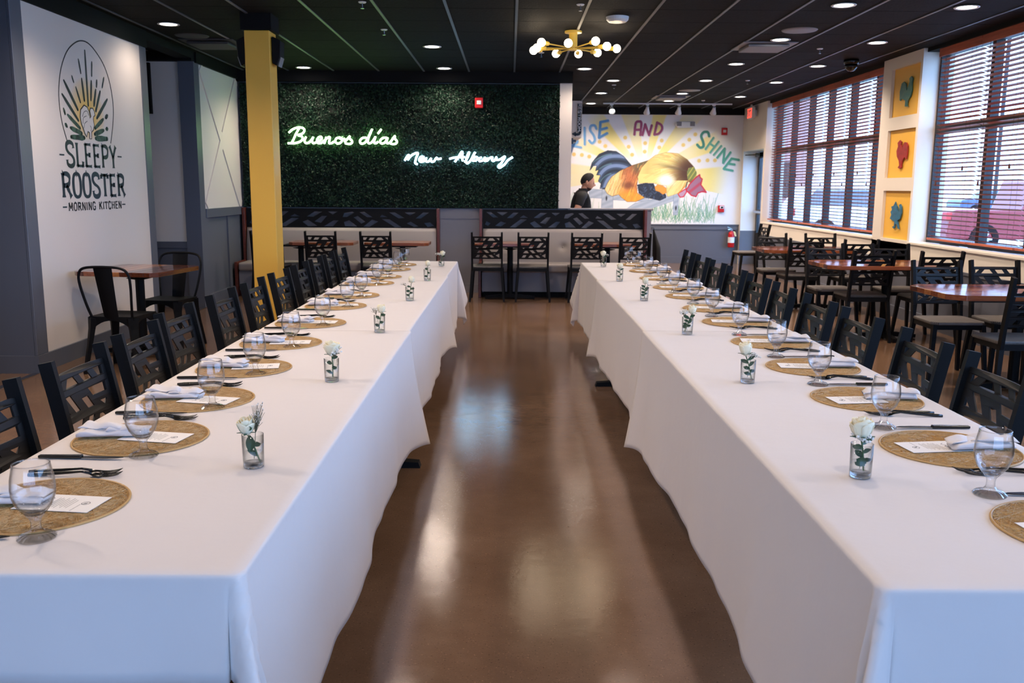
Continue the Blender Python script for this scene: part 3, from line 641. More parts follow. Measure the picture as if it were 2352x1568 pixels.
for k, (pp, wd) in enumerate(RAYS):
    a, b_ = pp; P = [(a[0]+(b_[0]-a[0])*t, a[1]+(b_[1]-a[1])*t) for t in (0, .2, .5, .8, 1)]
    rnd = random.Random(k); W = [wd*q*rnd.uniform(0.85, 1.1) for q in (0.6, 0.95, 1, 1, 0.8)]
    G().ribbon(P, W, 0.001, D1, lp).build('sun_ray', inkgreen if k < 15 else inkmid, lg)
G().ribbon(curve_pts(OVAL, 4), 0.011, D0, D1, lp, caps=0).build('oval_outline', inkblack, lg)
V, Fc = holed([(a, b_) for a, b_ in ROO], [], 0.0015, 0.05)
g = G().add([(0.002+p[2], p[0]-8.2, p[1]-1.25) for p in V], Fc); rb = g.build('rooster', white, lg)
g = G().ribbon(ROO+[ROO[0]], 0.010, 0.001, 0.0035, lp)
for s in ROOIN: g.ribbon(curve_pts(s, 4), 0.005, 0.001, 0.0036, lp)
g.build('rooster_outline', inkblack, rb)
letters(lg, inkgreen, 'SLEEPY', 7.725, 8.70, 1.625, 1.825, 0.036, D0, D1, lp)
letters(lg, inkdeep, 'ROOSTER', 7.615, 8.845, 1.366, 1.566, 0.042, D0, D1, lp)
letters(lg, inkblack, 'MORNING KITCHEN', 7.70, 8.745, 1.252, 1.318, 0.015, D0, D1, lp, gap=0.2)
for a, b_, z in ((7.61, 7.69, 1.715), (8.73, 8.82, 1.735), (7.60, 7.67, 1.285), (8.765, 8.835, 1.287)): G().ribbon([(a, z), (b_, z)], 0.012, D0, D1, lp, caps=0).build('dash', inkgreen, lg)

# ------------------------------------------------------------------ hedge panel and neon words
hd = thing('hedge_panel', 'dark green artificial hedge panel covering the partition above the booths', 'hedge panel', (-1.5, 12.75, 1.18))
G().box(-2.2, -0.035, 0, 2.17, -0.002, 1.68).build('backing', hback, hd)
rn = np.random.default_rng(3); NL = 42000
V = np.zeros((NL, 4, 3)); c = np.stack([rn.uniform(-2.19, 2.17, NL), rn.uniform(-0.10, -0.055, NL), rn.uniform(0.01, 1.66, NL)], 1)
clump = 0.014*np.sin(c[:, 0]*9+np.sin(c[:, 2]*7)*2)*np.sin(c[:, 2]*11); c[:, 1] += clump
d1 = rn.normal(size=(NL, 3)); d1[:, 1] *= 0.55; d1[:, 2] -= 0.25; d1 /= np.linalg.norm(d1, axis=1)[:, None]
d2 = rn.normal(size=(NL, 3)); d2[:, 1] *= 0.7; d2 -= d1*(d1*d2).sum(1)[:, None]; d2 /= np.linalg.norm(d2, axis=1)[:, None]
ln_ = rn.uniform(0.010, 0.021, NL)[:, None]; wd_ = ln_*rn.uniform(0.42, 0.62, (NL, 1))
nn = np.cross(d1, d2)
V[:, 0] = c-d1*ln_; V[:, 1] = c+d2*wd_+nn*0.003; V[:, 2] = c+d1*ln_; V[:, 3] = c-d2*wd_+nn*0.003
g = G(); g.v = [tuple(p) for p in V.reshape(-1, 3).tolist()]
g.f = [t_ for i in range(NL) for t_ in ((4*i, 4*i+1, 4*i+2), (4*i, 4*i+2, 4*i+3))]
lf = g.build('leaves', hedge_m, hd); lf['kind'] = 'stuff'
for words, m, nm, lab in ((NEON_A, neon_g, 'neon_sign', 'green neon script reading Buenos dias on the hedge panel'), (NEON_B, neon_w, 'neon_sign', 'white neon script reading New Albany on the hedge panel')):
    xs = [p[0] for s in words for p in s]; zs = [p[1] for s in words for p in s]
    t = thing(nm, lab, 'neon sign', (sum(xs)/len(xs), 12.62, min(zs)), 0, 'neon words on the hedge')
    for s in words:
        P = curve_pts(s, 5)
        G().tube([(a-t.location[0], 0, b_-t.location[2]) for a, b_ in P], 0.0125, 8).build('neon_tube', m, t)
    g = G()
    for q in (0.1, 0.5, 0.9):
        xx = min(xs)+(max(xs)-min(xs))*q-t.location[0]
        g.tube([(xx, 0.006, 0.1), (xx, 0.09, 0.1)], 0.006, 6)
    g.build('stand_off', whitep, t)

# ------------------------------------------------------------------ mural painting (colour per vertex, on the wall)
MX0, MX1, MY0, MY1 = 60, 1880, 346, 1384
NX, NY = 440, 260
gx, gy = np.meshgrid(np.linspace(MX0, MX1, NX), np.linspace(MY0, MY1, NY))
IMG = np.ones((NY, NX, 3))*np.array([232, 231, 230.])
def mixin(mask, colr):
    global IMG
    c_ = np.asarray(colr, float); IMG = IMG*(1-mask[..., None])+c_*mask[..., None]
def inside(poly):
    m = np.zeros(gx.shape, bool); n = len(poly)
    for i in range(n):
        x1, y1 = poly[i]; x2, y2 = poly[(i+1) % n]
        if y1 == y2: continue
        cnd = ((y1 > gy) != (y2 > gy)) & (gx < (x2-x1)*(gy-y1)/(y2-y1)+x1); m ^= cnd
    return m.astype(float)
def dist(P):
    dm = np.full(gx.shape, 1e9)
    for (x1, y1), (x2, y2) in zip(P[:-1], P[1:]):
        vx, vy = x2-x1, y2-y1; l2 = vx*vx+vy*vy+1e-9
        t = np.clip(((gx-x1)*vx+(gy-y1)*vy)/l2, 0, 1); dm = np.minimum(dm, np.hypot(gx-x1-t*vx, gy-y1-t*vy))
    return dm
def brush(P, w_, colr, a=1.0, soft=3.0):
    mixin(a*np.clip((w_/2-dist(P))/soft+0.5, 0, 1), colr)
def sm(x, a, b_): t = np.clip((x-a)/(b_-a), 0, 1); return t*t*(3-2*t)
# sun rays
CX, CY = 950., 905.
ang = np.degrees(np.arctan2(CY-gy, gx-CX)); rad = np.hypot(gx-CX, (gy-CY)*1.1)
gaps = np.array([165.5, 144, 119, 90, 64.5, 38.5, 12.5])
dg = np.min(np.abs(ang[..., None]-gaps), -1)
yl = sm(dg, 5.5, 7.5)*sm(rad, 130, 330)*(1-sm(rad, 620, 860))*(ang > -14)*(ang < 192)
yl = np.maximum(yl, sm(dg, 5.5, 7.5)*((ang < -170) | (ang > 172))*sm(rad, 130, 330)*(1-sm(rad, 600, 860))*(gy < 1040))
mixin(0.85*np.clip(yl, 0, 1)*(0.75+0.25*np.sin(gx*0.013)), (240, 220, 122))
for dx, dy in ((280, 720), (355, 725), (425, 740), (520, 600), (575, 640), (760, 560), (795, 645), (830, 720), (950, 610), (948, 690), (1105, 585), (1085, 650), (1420, 525), (1365, 575), (1310, 625), (1465, 772), (1545, 768), (1615, 768)):
    mixin(0.8*np.clip((22-np.hypot(gx-dx, gy-dy))/8, 0, 1), (226, 190, 92))
# grass
rg_ = random.Random(5)
for k in range(230):
    x = rg_.uniform(1000, 1640); h_ = rg_.uniform(60, 250)*(0.6 if rg_.random() < .6 else 1); b0 = rg_.uniform(1300, 1372)
    x2 = x+rg_.uniform(-60, 60)
    gcol = [(96, 156, 118), (140, 178, 140), (80, 146, 124), (168, 190, 150)][k % 4]
    brush([(x, b0), ((x+x2)/2+rg_.uniform(-6, 6), b0-h_*0.55), (x2, b0-h_)], 4.5, gcol, 0.7)
for k in range(46):
    x = rg_.uniform(230, 560); b0 = rg_.uniform(1180, 1384); brush([(x, b0), (x+rg_.uniform(-30, 30), b0-rg_.uniform(60, 170))], 4, (150, 180, 150), 0.5)
# fence
fc = (176, 188, 202)
for poly in ([(430, 1045), (560, 1055), (555, 1135), (430, 1130)], [(555, 1045), (660, 1060), (660, 1340), (548, 1340)], [(660, 1105), (1010, 1120), (1000, 1165), (660, 1150)], [(700, 1300), (870, 1180), (1240, 1095), (1250, 1150), (1010, 1235), (820, 1340)], [(1235, 1085), (1287, 1085), (1280, 1290), (1238, 1290)]):
    mk = inside(poly); mixin(mk, fc); mixin(mk*0.35*(np.sin(gx*0.05+gy*0.12)*0.5+0.5), (120, 138, 160)); brush(poly+[poly[0]], 5, (128, 146, 168), 0.7)
for x, y in ((597, 1135), (1262, 1225)): mixin(np.clip(1.4-np.hypot((gx-x)/8, (gy-y)/22), 0, 1), (30, 34, 44))
# tail
tail = [(435, 868), (452, 800), (478, 765), (520, 715), (600, 682), (680, 690), (750, 735), (828, 822), (760, 862), (690, 902), (632, 946), (604, 990), (582, 1046), (535, 1042), (542, 995), (516, 972), (536, 915), (498, 912), (520, 862), (488, 872), (500, 822), (466, 826)]
mk = inside(tail); mixin(mk, (54, 72, 98))
rt = np.hypot(gx-668, (gy-1035)*0.92); th = np.arctan2(gy-1035, gx-668)
bands = np.sin(rt*0.075+1.5*np.sin(th*1.7)+0.4*np.sin(gx*0.02)); mixin(mk*sm(bands, 0.05, 0.8)*0.85, (122, 146, 190)); mixin(mk*sm(-bands, 0.3, 1)*0.8, (26, 36, 50))
mixin(mk*sm(np.sin(rt*0.075+th), 0.8, 1)*0.5*(gx < 640), (110, 160, 165)); brush(tail+[tail[0]], 6, (30, 38, 50), 0.8)
# body
body = [(828, 822), (985, 772), (935, 832), (892, 930), (884, 1012), (890, 1082), (962, 1126), (880, 1165), (795, 1167), (745, 1130), (712, 1098), (650, 1116), (604, 1092), (578, 1050), (604, 988), (640, 930), (720, 872)]
mk = inside(body); mixin(mk, (226, 206, 140)); mixin(mk*sm(gx, 690, 800)*0.9, (186, 104, 62)); mixin(mk*sm(gy, 1010, 1110)*sm(gx, 660, 760), (230, 156, 56))
mixin(mk*sm(gx-gy*0.4, 440, 560)*(1-sm(gy, 860, 960))*0.85, (92, 92, 66)); mixin(mk*(1-sm(gx, 600, 700))*sm(gy, 1000, 1060)*0.6, (236, 226, 170))
def strokes(mk_, n, seed, gen, w_=7, a=0.5):
    global IMG
    keep = IMG.copy(); rq = random.Random(seed)
    for _ in range(n):
        P_, c_ = gen(rq); brush(P_, rq.uniform(0.5, 1.3)*w_, c_, a*rq.uniform(0.5, 1), 4.0)
    IMG = keep*(1-mk_[..., None])+IMG*mk_[..., None]
def feather(rq):
    x = rq.uniform(590, 960); y = rq.uniform(780, 1140); q = (x-590)/370; l_ = rq.uniform(40, 110)
    c_ = rq.choice([(236, 218, 160), (224, 176, 96), (196, 120, 66)] if q < 0.35 else [(150, 84, 52), (206, 124, 60), (112, 66, 44), (232, 170, 84)] if y < 1020 else [(236, 172, 60), (214, 136, 48), (246, 200, 90)])
    return [(x, y), (x-l_*0.25, y+l_*0.5), (x-l_*0.34, y+l_)], c_
strokes(mk, 150, 8, feather, 9, 0.6)
mixin(mk*np.clip(1.6-np.hypot((gx-800)/40, (gy-1010)/28), 0, 1)*0.7, (104, 60, 44)); brush(body+[body[0]], 5, (92, 70, 44), 0.6)
# hackle
neck = [(985, 772), (1050, 722), (1150, 696), (1262, 705), (1352, 760), (1420, 832), (1446, 890), (1440, 932), (1372, 936), (1342, 1012), (1282, 1082), (1182, 1116), (1166, 1090), (1162, 1012), (1082, 1002), (1040, 986), (962, 986), (902, 992), (888, 930), (922, 842)]
mk = inside(neck); mixin(mk, (228, 210, 132))
th = np.arctan2(gy-880, gx-1400); rt = np.hypot(gx-1400, gy-880)
def hackle(rq):
    a_ = rq.uniform(2.2, 4.3); r0_ = rq.uniform(90, 380); r1_ = r0_+rq.uniform(60, 150); bend = rq.uniform(0.10, 0.2)
    P_ = [(1400+r_*math.cos(a_+bend*(r_-r0_)/150), 880-r_*math.sin(a_+bend*(r_-r0_)/150)) for r_ in (r0_, (r0_+r1_)/2, r1_)]
    return P_, rq.choice([(240, 226, 160), (246, 238, 196), (214, 168, 92), (196, 140, 80), (232, 178, 112), (206, 196, 130)])
strokes(mk, 170, 9, hackle, 8, 0.55)
mixin(mk*np.clip(1-np.abs(rt-420)/90, 0, 1)*(gy < 900)*0.6, (232, 170, 104)); mixin(mk*(1-sm(rt, 60, 260))*0.95*(gy < 960), (74, 44, 32)); mixin(mk*np.clip(1-np.abs(th+2.92)/0.13, 0, 1)*(1-sm(rt, 180, 420))*0.6, (90, 80, 60))
mixin(mk*sm(gy, 1000, 1080)*0.6*(gx > 1180), (238, 222, 150))
wp_ = inside([(1075, 985), (1098, 935), (1150, 900), (1230, 888), (1250, 930), (1232, 985), (1180, 1030), (1160, 1012)]); mixin(np.clip(1.9-1.7*np.hypot((gx-1160)/95, (gy-962)/70), 0, 1)*np.maximum(wp_, mk)*0.9, (244, 242, 232)); brush(neck+[neck[0]], 4, (150, 112, 60), 0.55)
# dark breast, orange patch, head, comb, wattle
br = [(886, 1002), (960, 986), (1042, 990), (1064, 1036), (1162, 1090), (1166, 1126), (1104, 1156), (1040, 1140), (962, 1126), (902, 1084)]
mk = inside(br); mixin(mk, (34, 44, 62)); strokes(mk, 70, 4, lambda rq: ((lambda x, y: [(x, y), (x+rq.uniform(-26, 26), y+rq.uniform(5, 26))])(rq.uniform(890, 1160), rq.uniform(990, 1150)), rq.choice([(74, 98, 132), (20, 26, 40), (48, 66, 96), (104, 128, 160)])), 9, 0.7)
op = [(1054, 1024), (1082, 1000), (1130, 1012), (1162, 1034), (1166, 1078), (1132, 1096), (1100, 1070), (1062, 1058)]; mixin(inside(op), (230, 150, 62)); brush(op+[op[0]], 5, (150, 96, 50), 0.5)
hd_ = [(1368, 842), (1420, 830), (1448, 882), (1446, 942), (1402, 986), (1366, 972), (1354, 885)]; mk = inside(hd_); mixin(mk, (120, 132, 72)); mixin(mk*sm(np.sin(gx*0.16+gy*0.1), 0.2, 1)*0.7, (214, 196, 92)); mixin(mk*sm(gy, 930, 990)*0.7, (140, 60, 44))
cb = [(1380, 1000), (1440, 932), (1476, 904), (1482, 930), (1502, 946), (1492, 1000), (1546, 1072), (1502, 1066), (1466, 1080), (1450, 1114), (1406, 1102), (1352, 1052), (1372, 1020)]
mk = inside(cb); mixin(mk, (158, 112, 136)); mixin(mk*sm(np.sin(gx*0.05+gy*0.06), 0.1, 1)*0.6, (200, 52, 72)); brush(cb+[cb[0]], 11, (198, 30, 52), 0.95)
wt = [(1276, 1086), (1352, 1038), (1357, 1072), (1330, 1116), (1298, 1120)]; mixin(inside(wt), (186, 150, 176)); brush(wt+[wt[0]], 10, (206, 36, 58), 0.9)
brush([(1366, 972), (1345, 1012), (1280, 1084)], 12, (212, 132, 50), 0.8); brush([(1360, 975), (1350, 1030)], 12, (60, 72, 88), 0.8)
# painted words
def word(strokes, colr, w_=24):
    for s in strokes: brush([(x+6, y+7) for x, y in curve_pts(s, 5)], w_, (170, 176, 186), 0.45)
    for s in strokes: brush(curve_pts(s, 5), w_, colr)
word([[(250, 690), (262, 560)], [(262, 560), (300, 575), (308, 608), (262, 640)], [(268, 640), (345, 655)], [(376, 470), (380, 625)], [(486, 478), (470, 448), (435, 452), (428, 492), (462, 540), (474, 588), (448, 614), (422, 590)]], (112, 168, 214), 22)
word([[(524, 416), (514, 560)], [(524, 416), (594, 402)], [(520, 488), (584, 470)], [(514, 562), (588, 520)]], (84, 142, 196), 24)
word([[(846, 530), (856, 424), (888, 408), (908, 424), (902, 534)], [(856, 486), (904, 484)], [(922, 534), (944, 434)], [(944, 434), (984, 534)], [(984, 534), (1006, 444)], [(1034, 528), (1056, 418)], [(1056, 416), (1096, 440), (1104, 480), (1074, 520), (1034, 528)]], (150, 66, 104), 22)
word([[(1550, 540), (1536, 504), (1498, 504), (1476, 540), (1496, 596), (1500, 636), (1470, 648), (1442, 622)]], (62, 136, 120), 24)
word([[(1592, 556), (1522, 662)], [(1642, 592), (1568, 694)], [(1562, 610), (1606, 640)], [(1668, 632), (1602, 716)]], (98, 168, 148), 20)
word([[(1636, 742), (1702, 656)], [(1702, 656), (1694, 790)], [(1694, 790), (1758, 692)], [(1772, 750), (1702, 846)], [(1772, 750), (1840, 762)], [(1742, 798), (1802, 806)], [(1704, 848), (1786, 864)]], (86, 164, 140), 22)
brush([(1590, 960), (1620, 962), (1592, 995), (1622, 998)], 6, (236, 216, 150), 0.6); brush([(1560, 1030), (1590, 1032), (1564, 1062), (1592, 1064)], 6, (236, 216, 150), 0.6)
lv = np.where(IMG/255 <= 0.04045, IMG/255/12.92, ((IMG/255+0.055)/1.055)**2.4).reshape(-1, 3)
px = 1.182+(gx-248)*0.0020792; pz = 2.886-(gy-345)*0.0020423
mural = thing('painted_mural', 'painted rooster mural with rays, fence, grass and words rise and shine', 'mural', (2.9, 18.098, 0.775))
me = bpy.data.meshes.new('painting'); idx = np.arange(NX*NY).reshape(NY, NX)
vv = np.stack([px.ravel()-2.9, np.zeros(px.size), pz.ravel()-0.775], 1)
me.from_pydata(vv.tolist(), [], np.stack([idx[1:, :-1], idx[1:, 1:], idx[:-1, 1:], idx[:-1, :-1]], -1).reshape(-1, 4).tolist())
at = me.color_attributes.new('paint', 'FLOAT_COLOR', 'POINT'); at.data.foreach_set('color', np.concatenate([lv, np.ones((len(lv), 1))], 1).ravel().astype(np.float32))
me.materials.append(paint_v); link('painting', me, mural)

# ------------------------------------------------------------------ wall fittings
def strobe(loc, label, group='red fire alarm strobes'):
    t = thing('fire_alarm_strobe', label, 'fire alarm', loc, 0, group)
    G().box(-0.055, -0.045, -0.068, 0.055, 0, 0.068).build('housing', red, t, bevel=0.008, seg=2)
    G().box(-0.03, -0.052, -0.022, 0.03, -0.045, 0.03).build('lens', whitep, t, bevel=0.003)
    return t
strobe((-0.43, 12.66, 2.60), 'red fire alarm strobe on the hedge panel')
strobe((4.18, 18.095, 2.577), 'red fire alarm strobe on the mural wall')
t = thing('pull_station', 'small red and white fire pull station at mural edge', 'fire alarm', (4.18, 18.095, 1.085))
G().box(-0.06, -0.045, -0.07, 0.06, 0, 0.065).build('housing', red, t, bevel=0.006); G().box(-0.03, -0.05, 0.0, 0.05, -0.045, 0.055).build('plate', whitep, t); G().box(-0.01, -0.054, 0.008, 0.035, -0.05, 0.04).build('handle', blackg, t)
t = thing('emergency_light', 'white twin-head emergency light on the mural wall', 'emergency light', (3.41, 18.095, 2.64))
G().prism([(-0.2, 0.06), (-0.15, 0.0), (0.15, 0.0), (0.2, 0.06), (0.17, 0.12), (-0.17, 0.12)], -0.08, 0, lambda a, b_, c: (a, c, b_)).build('case', whitep, t, bevel=0.01)
for s in (-1, 1): G().box(s*0.13-0.045, -0.095, 0.03, s*0.13+0.045, -0.08, 0.11).build('lamp_head', greyp, t, bevel=0.004)
t = thing('exit_sign', 'red lit exit sign on the wall above the side door', 'exit sign', (4.43, 17.2, 2.75))
G().box(0.0, -0.17, 0, 0.06, 0.17, 0.21).build('case', whitep, t, bevel=0.006)
G().box(-0.004, -0.15, 0.02, 0.0, 0.15, 0.19).build('face', exit_m, t)
letters(t, whitep, 'EXIT', -0.12, 0.12, 0.05, 0.16, 0.022, 0, 0.003, lambda a, b_, c: (-0.005-c, -a, b_), flare=1.0)
G().tube([(0.03, 0, 0.21), (0.03, 0, 0.26)], 0.02, 8).box(0.06, -0.06, 0.05, 0.12, 0.06, 0.16).build('mount', whitep, t)
t = thing('fire_extinguisher', 'red fire extinguisher hanging on the grey wainscot by the door', 'fire extinguisher', (4.39, 17.99, 0.33))
G().lathe([(0.0, 0), (0.058, 0), (0.064, 0.012), (0.064, 0.25), (0.055, 0.285), (0.03, 0.31), (0.022, 0.32), (0, 0.32)], 20).build('cylinder', red, t, smooth=True)
G().lathe([(0.065, 0.09), (0.0655, 0.09), (0.0655, 0.2), (0.065, 0.2)], 20).build('paper_label', whitep, t)
G().box(-0.02, -0.02, 0.32, 0.02, 0.02, 0.36).taper((0, 0, 0.36), (-0.09, -0.03, 0.40), 0.02, 0.012).taper((0, 0, 0.35), (-0.08, -0.03, 0.35), 0.016, 0.01).build('valve_handle', chrome, t)
G().tube(curve_pts([(0.02, 0, 0.34), (0.08, -0.02, 0.3), (0.085, -0.03, 0.15), (0.07, -0.03, 0.08)], 5), 0.009, 8).build('hose', blackg, t)
G().add([(0.02, -0.06, 0.32), (0.06, -0.07, 0.31), (0.085, -0.075, 0.22), (0.05, -0.07, 0.22)], [(0, 1, 2, 3)]).add([(0.02, -0.062, 0.32), (0.05, -0.072, 0.22), (0.085, -0.077, 0.22), (0.06, -0.072, 0.31)], [(0, 1, 2, 3)]).build('inspection_tag', mat('pale_tag', (214, 208, 160), 0.7), t)
G().box(-0.03, 0.05, 0.1, 0.03, 0.09, 0.3).build('bracket', blackg, t)
t = thing('restroom_sign', 'black vertical restroom sign with curved arrow on beige header', 'sign', (1.24, 16.698, 2.37))
mpf = lambda a, b_, c: (a-1.24, -c, b_-2.37)
G().prism([(1.205, 2.47), (1.275, 2.47), (1.275, 2.965), (1.205, 2.965)], 0, 0.012, mpf).build('sign_board', blackg, t)
g = G().ribbon(curve_pts([(1.255, 2.475), (1.245, 2.44), (1.215, 2.425), (1.17, 2.425)], 5), 0.045, 0, 0.012, mpf, caps=0); g.prism([(1.18, 2.385), (1.18, 2.475), (1.105, 2.43)], 0, 0.012, mpf); g.build('arrow', blackg, t)
rot = lambda a, b_, c: (1.205+b_-1.24, -0.012-c, 2.96-a-2.37)   # reads downwards
letters(t, whitep, 'RESTROOM', 0.0, 0.485, 0.010, 0.060, 0.013, 0, 0.003, rot, flare=1.0)
t = thing('wall_bracket', 'small black bracket on the white partition end', 'bracket', (0.84, 12.83, 2.1)); G().box(0, -0.02, -0.03, 0.03, 0.02, 0.05).box(0.03, -0.015, 0.0, 0.07, 0.015, 0.03).build('bracket_body', blackg, t)
# rooster cut-outs on yellow boards
rnm = [('teal', teal, 'upper'), ('red', redr, 'middle'), ('blue', bluer, 'lower')]
for k, (z0, z1) in enumerate(YS):
    t = thing('yellow_panel', 'yellow recessed square board behind the %s metal rooster' % rnm[k][0], 'panel', (4.60, 10.77, z0), 0, 'yellow boards on the pier')
    G().box(-0.016, -0.383, 0.002, -0.001, 0.373, z1-z0-0.002).build('board', yellow, t)
    P = ROOSTERS[k]; yc = sum(p[0] for p in P)/len(P); zc = min(p[1] for p in P)
    V, Fc = holed([(a-yc, b_-zc) for a, b_ in P], [], 0.012, 0.03)
    r_ = thing('metal_rooster', '%s cut-metal rooster on the %s yellow board' % (rnm[k][0], rnm[k][2]), 'wall art', (4.568, yc, zc), 0, 'cut metal roosters')
    G().add([(p[2], p[0], p[1]) for p in V], Fc).build('silhouette', rnm[k][1], r_)
    G().tube([(0, -0.02, 0.12), (0.018, -0.02, 0.12)], 0.008, 6).tube([(0, 0.0, 0.2), (0.018, 0.0, 0.2)], 0.008, 6).build('mounting_pin', blackg, r_)

# ------------------------------------------------------------------ ceiling fittings
rows = [('in the row beside the windows', 3.87, [8.03, 9.93, 11.8, 13.6, 15.7]), ('in the row one in from the windows', 2.805, [7.98, 9.79, 11.66, 13.43, 15.25, 16.52]),
        ('in the row over the restroom passage', 1.48, [13.5, 15.27, 17.1]), ('in the row over the middle aisle', 0.96, [12.22]),
        ('in the row over the column-side table', -0.875, [10.42, 12.27]), ('in front of the hedge corner', -2.72, [12.28]), ('in front of the sign wall', -3.31, [9.12])]
trim_me = G().lathe([(0.075, 0.006), (0.10, 0.0), (0.105, -0.004), (0.10, -0.008), (0.08, -0.006)], 24, closed=True).mesh('trim_ring', whitep, True)
lens_me = G().lathe([(0.0, 0.0), (0.078, 0.0), (0.078, 0.004), (0, 0.004)], 24).mesh('lens', lens_m)
def downlight(label, x, y, group='recessed downlights', e=None):
    t = thing('downlight', label, 'downlight', (x, y, 3.006), 0, group)
    link('trim_ring', trim_me, t); link('lens', lens_me, t, (0, 0, -0.003))
    spot('downlight_lamp', t, (0, 0, -0.02), DOWN_W if e is None else e, 150, blend=0.65, rad=0.07)
for nm, x, ys in rows:
    for k, y in enumerate(ys):
        downlight(('recessed downlight %s' % nm) if len(ys) == 1 else '%s recessed downlight from the near end %s' % (ORD[k], nm), x, y, e=DOWN_W*(0.28 if x == 0.96 else 0.16 if x == -3.31 else 0.75 if x == 3.87 else 0.6 if (x < 0 and y > 12) else 1.0))
hid = [(-2.72, 6.75), (-2.72, 4.9), (-2.72, 3.05), (-0.875, 6.75), (0.96, 6.75), (-0.875, 4.9), (0.96, 4.9), (-0.875, 3.05), (0.96, 3.05), (-0.875, 1.2), (0.96, 1.2), (2.805, 6.1), (2.805, 4.2), (2.805, 2.3), (-0.2, 15.3)]  # sign-wall aisle lamps are added, unseen, to brighten the column and wall
cnt = {}
for k, (x, y) in enumerate(hid):
    nm = {-2.72: 'aisle before the sign wall, added as unseen fill', -0.875: 'column-side table', 0.96: 'window-side table', 2.805: 'near window tables', -0.2: 'passage behind the hedge'}[x]; q = cnt.get(nm, 0); cnt[nm] = q+1
    downlight('%s out-of-frame recessed downlight above the %s' % (ORD[q], nm), x, y, 'downlights above the frame', DOWN_W*(0.85 if x < -2 else 0.30))
def disc(name, lab, cat, x, y, r_, m, depth=0.02, group=None):
    t = thing(name, lab, cat, (x, y, 3.01), 0, group)
    G().lathe([(0, 0), (r_*1.05, 0), (r_, -depth*0.6), (r_*0.8, -depth), (0, -depth)], 28).build('cover', m, t, smooth=False)
    return t
t = disc('ceiling_speaker', 'round dark speaker grille between downlights near the windows', 'ceiling speaker', 2.83, 9.24, 0.165, greyp, 0.012, 'ceiling speakers')
t = disc('ceiling_speaker', 'round dark speaker grille far down the window-side ceiling', 'ceiling speaker', 2.84, 14.8, 0.165, greyp, 0.012, 'ceiling speakers')
t = disc('ceiling_speaker', 'round dark speaker grille beside the downlight by the sign wall', 'ceiling speaker', -3.33, 9.83, 0.165, mat('dark_grille', (52, 52, 54), 0.6), 0.012, 'ceiling speakers')
disc('smoke_detector', 'white round smoke detector cover beside the yellow chandelier', 'smoke detector', 0.97, 8.62, 0.10, whitep, 0.045)
for x, y, lab in ((2.75, 10.22, 'square air vent near the windows, close to the speaker grille'), (2.72, 15.85, 'square air vent far away above the mural approach'), (-3.25, 10.28, 'square air vent by the alcove beside the sign wall')):
    t = thing('air_vent', lab, 'air vent', (x, y, 3.004), 0, 'square ceiling vents')
    G().box(-0.29, -0.29, -0.006, 0.29, 0.29, 0.004).build('frame', greyp if x > 0 else MATS['dark_grille'], t)
    G().box(-0.22, -0.22, -0.04, 0.22, 0.22, -0.012).build('deflector_plate', greyp if x > 0 else MATS['dark_grille'], t, bevel=0.006)
    G().box(-0.03, -0.03, -0.014, 0.03, 0.03, -0.004).build('hub', greyp, t)
t = thing('dome_camera', 'black dome security camera on the ceiling near the rooster pier', 'security camera', (4.09, 11.25, 3.01))
G().lathe([(0, 0), (0.085, 0), (0.09, -0.02), (0.085, -0.05), (0.075, -0.055)], 20).build('housing', blackg, t, smooth=True); G().lathe([(0.0, -0.14), (0.04, -0.13), (0.068, -0.095), (0.075, -0.055), (0, -0.055)], 20).build('dome', blackg, t, smooth=True)
spr = [(0.35, 10.86, 'beside the chandelier'), (3.43, 10.42, 'near the dome camera'), (3.41, 13.44, 'midway along the window-side ceiling'), (0.59, 8.07, 'in front of the chandelier'), (-1.264, 9.38, 'over the column-side table'), (-1.263, 8.03, 'nearest over the column-side table'), (1.56, 14.12, 'over the passage'), (3.41, 16.48, 'in front of the track lights')]
sp0 = None
for x, y, nm in spr:
    t = thing('sprinkler_head', 'small white fire sprinkler head %s' % nm, 'sprinkler', (x, y, 3.012), 0, 'sprinkler heads')
    if sp0 is None: sp0 = (G().lathe([(0, 0), (0.035, 0), (0.03, -0.008), (0, -0.008)], 14).mesh('escutcheon', whitep), G().tube([(0, 0, -0.008), (0, 0, -0.05)], 0.006, 6).lathe([(0, -0.05), (0.016, -0.05), (0.016, -0.054), (0, -0.054)], 10).mesh('deflector', chrome))
    link('escutcheon', sp0[0], t); link('deflector', sp0[1], t)
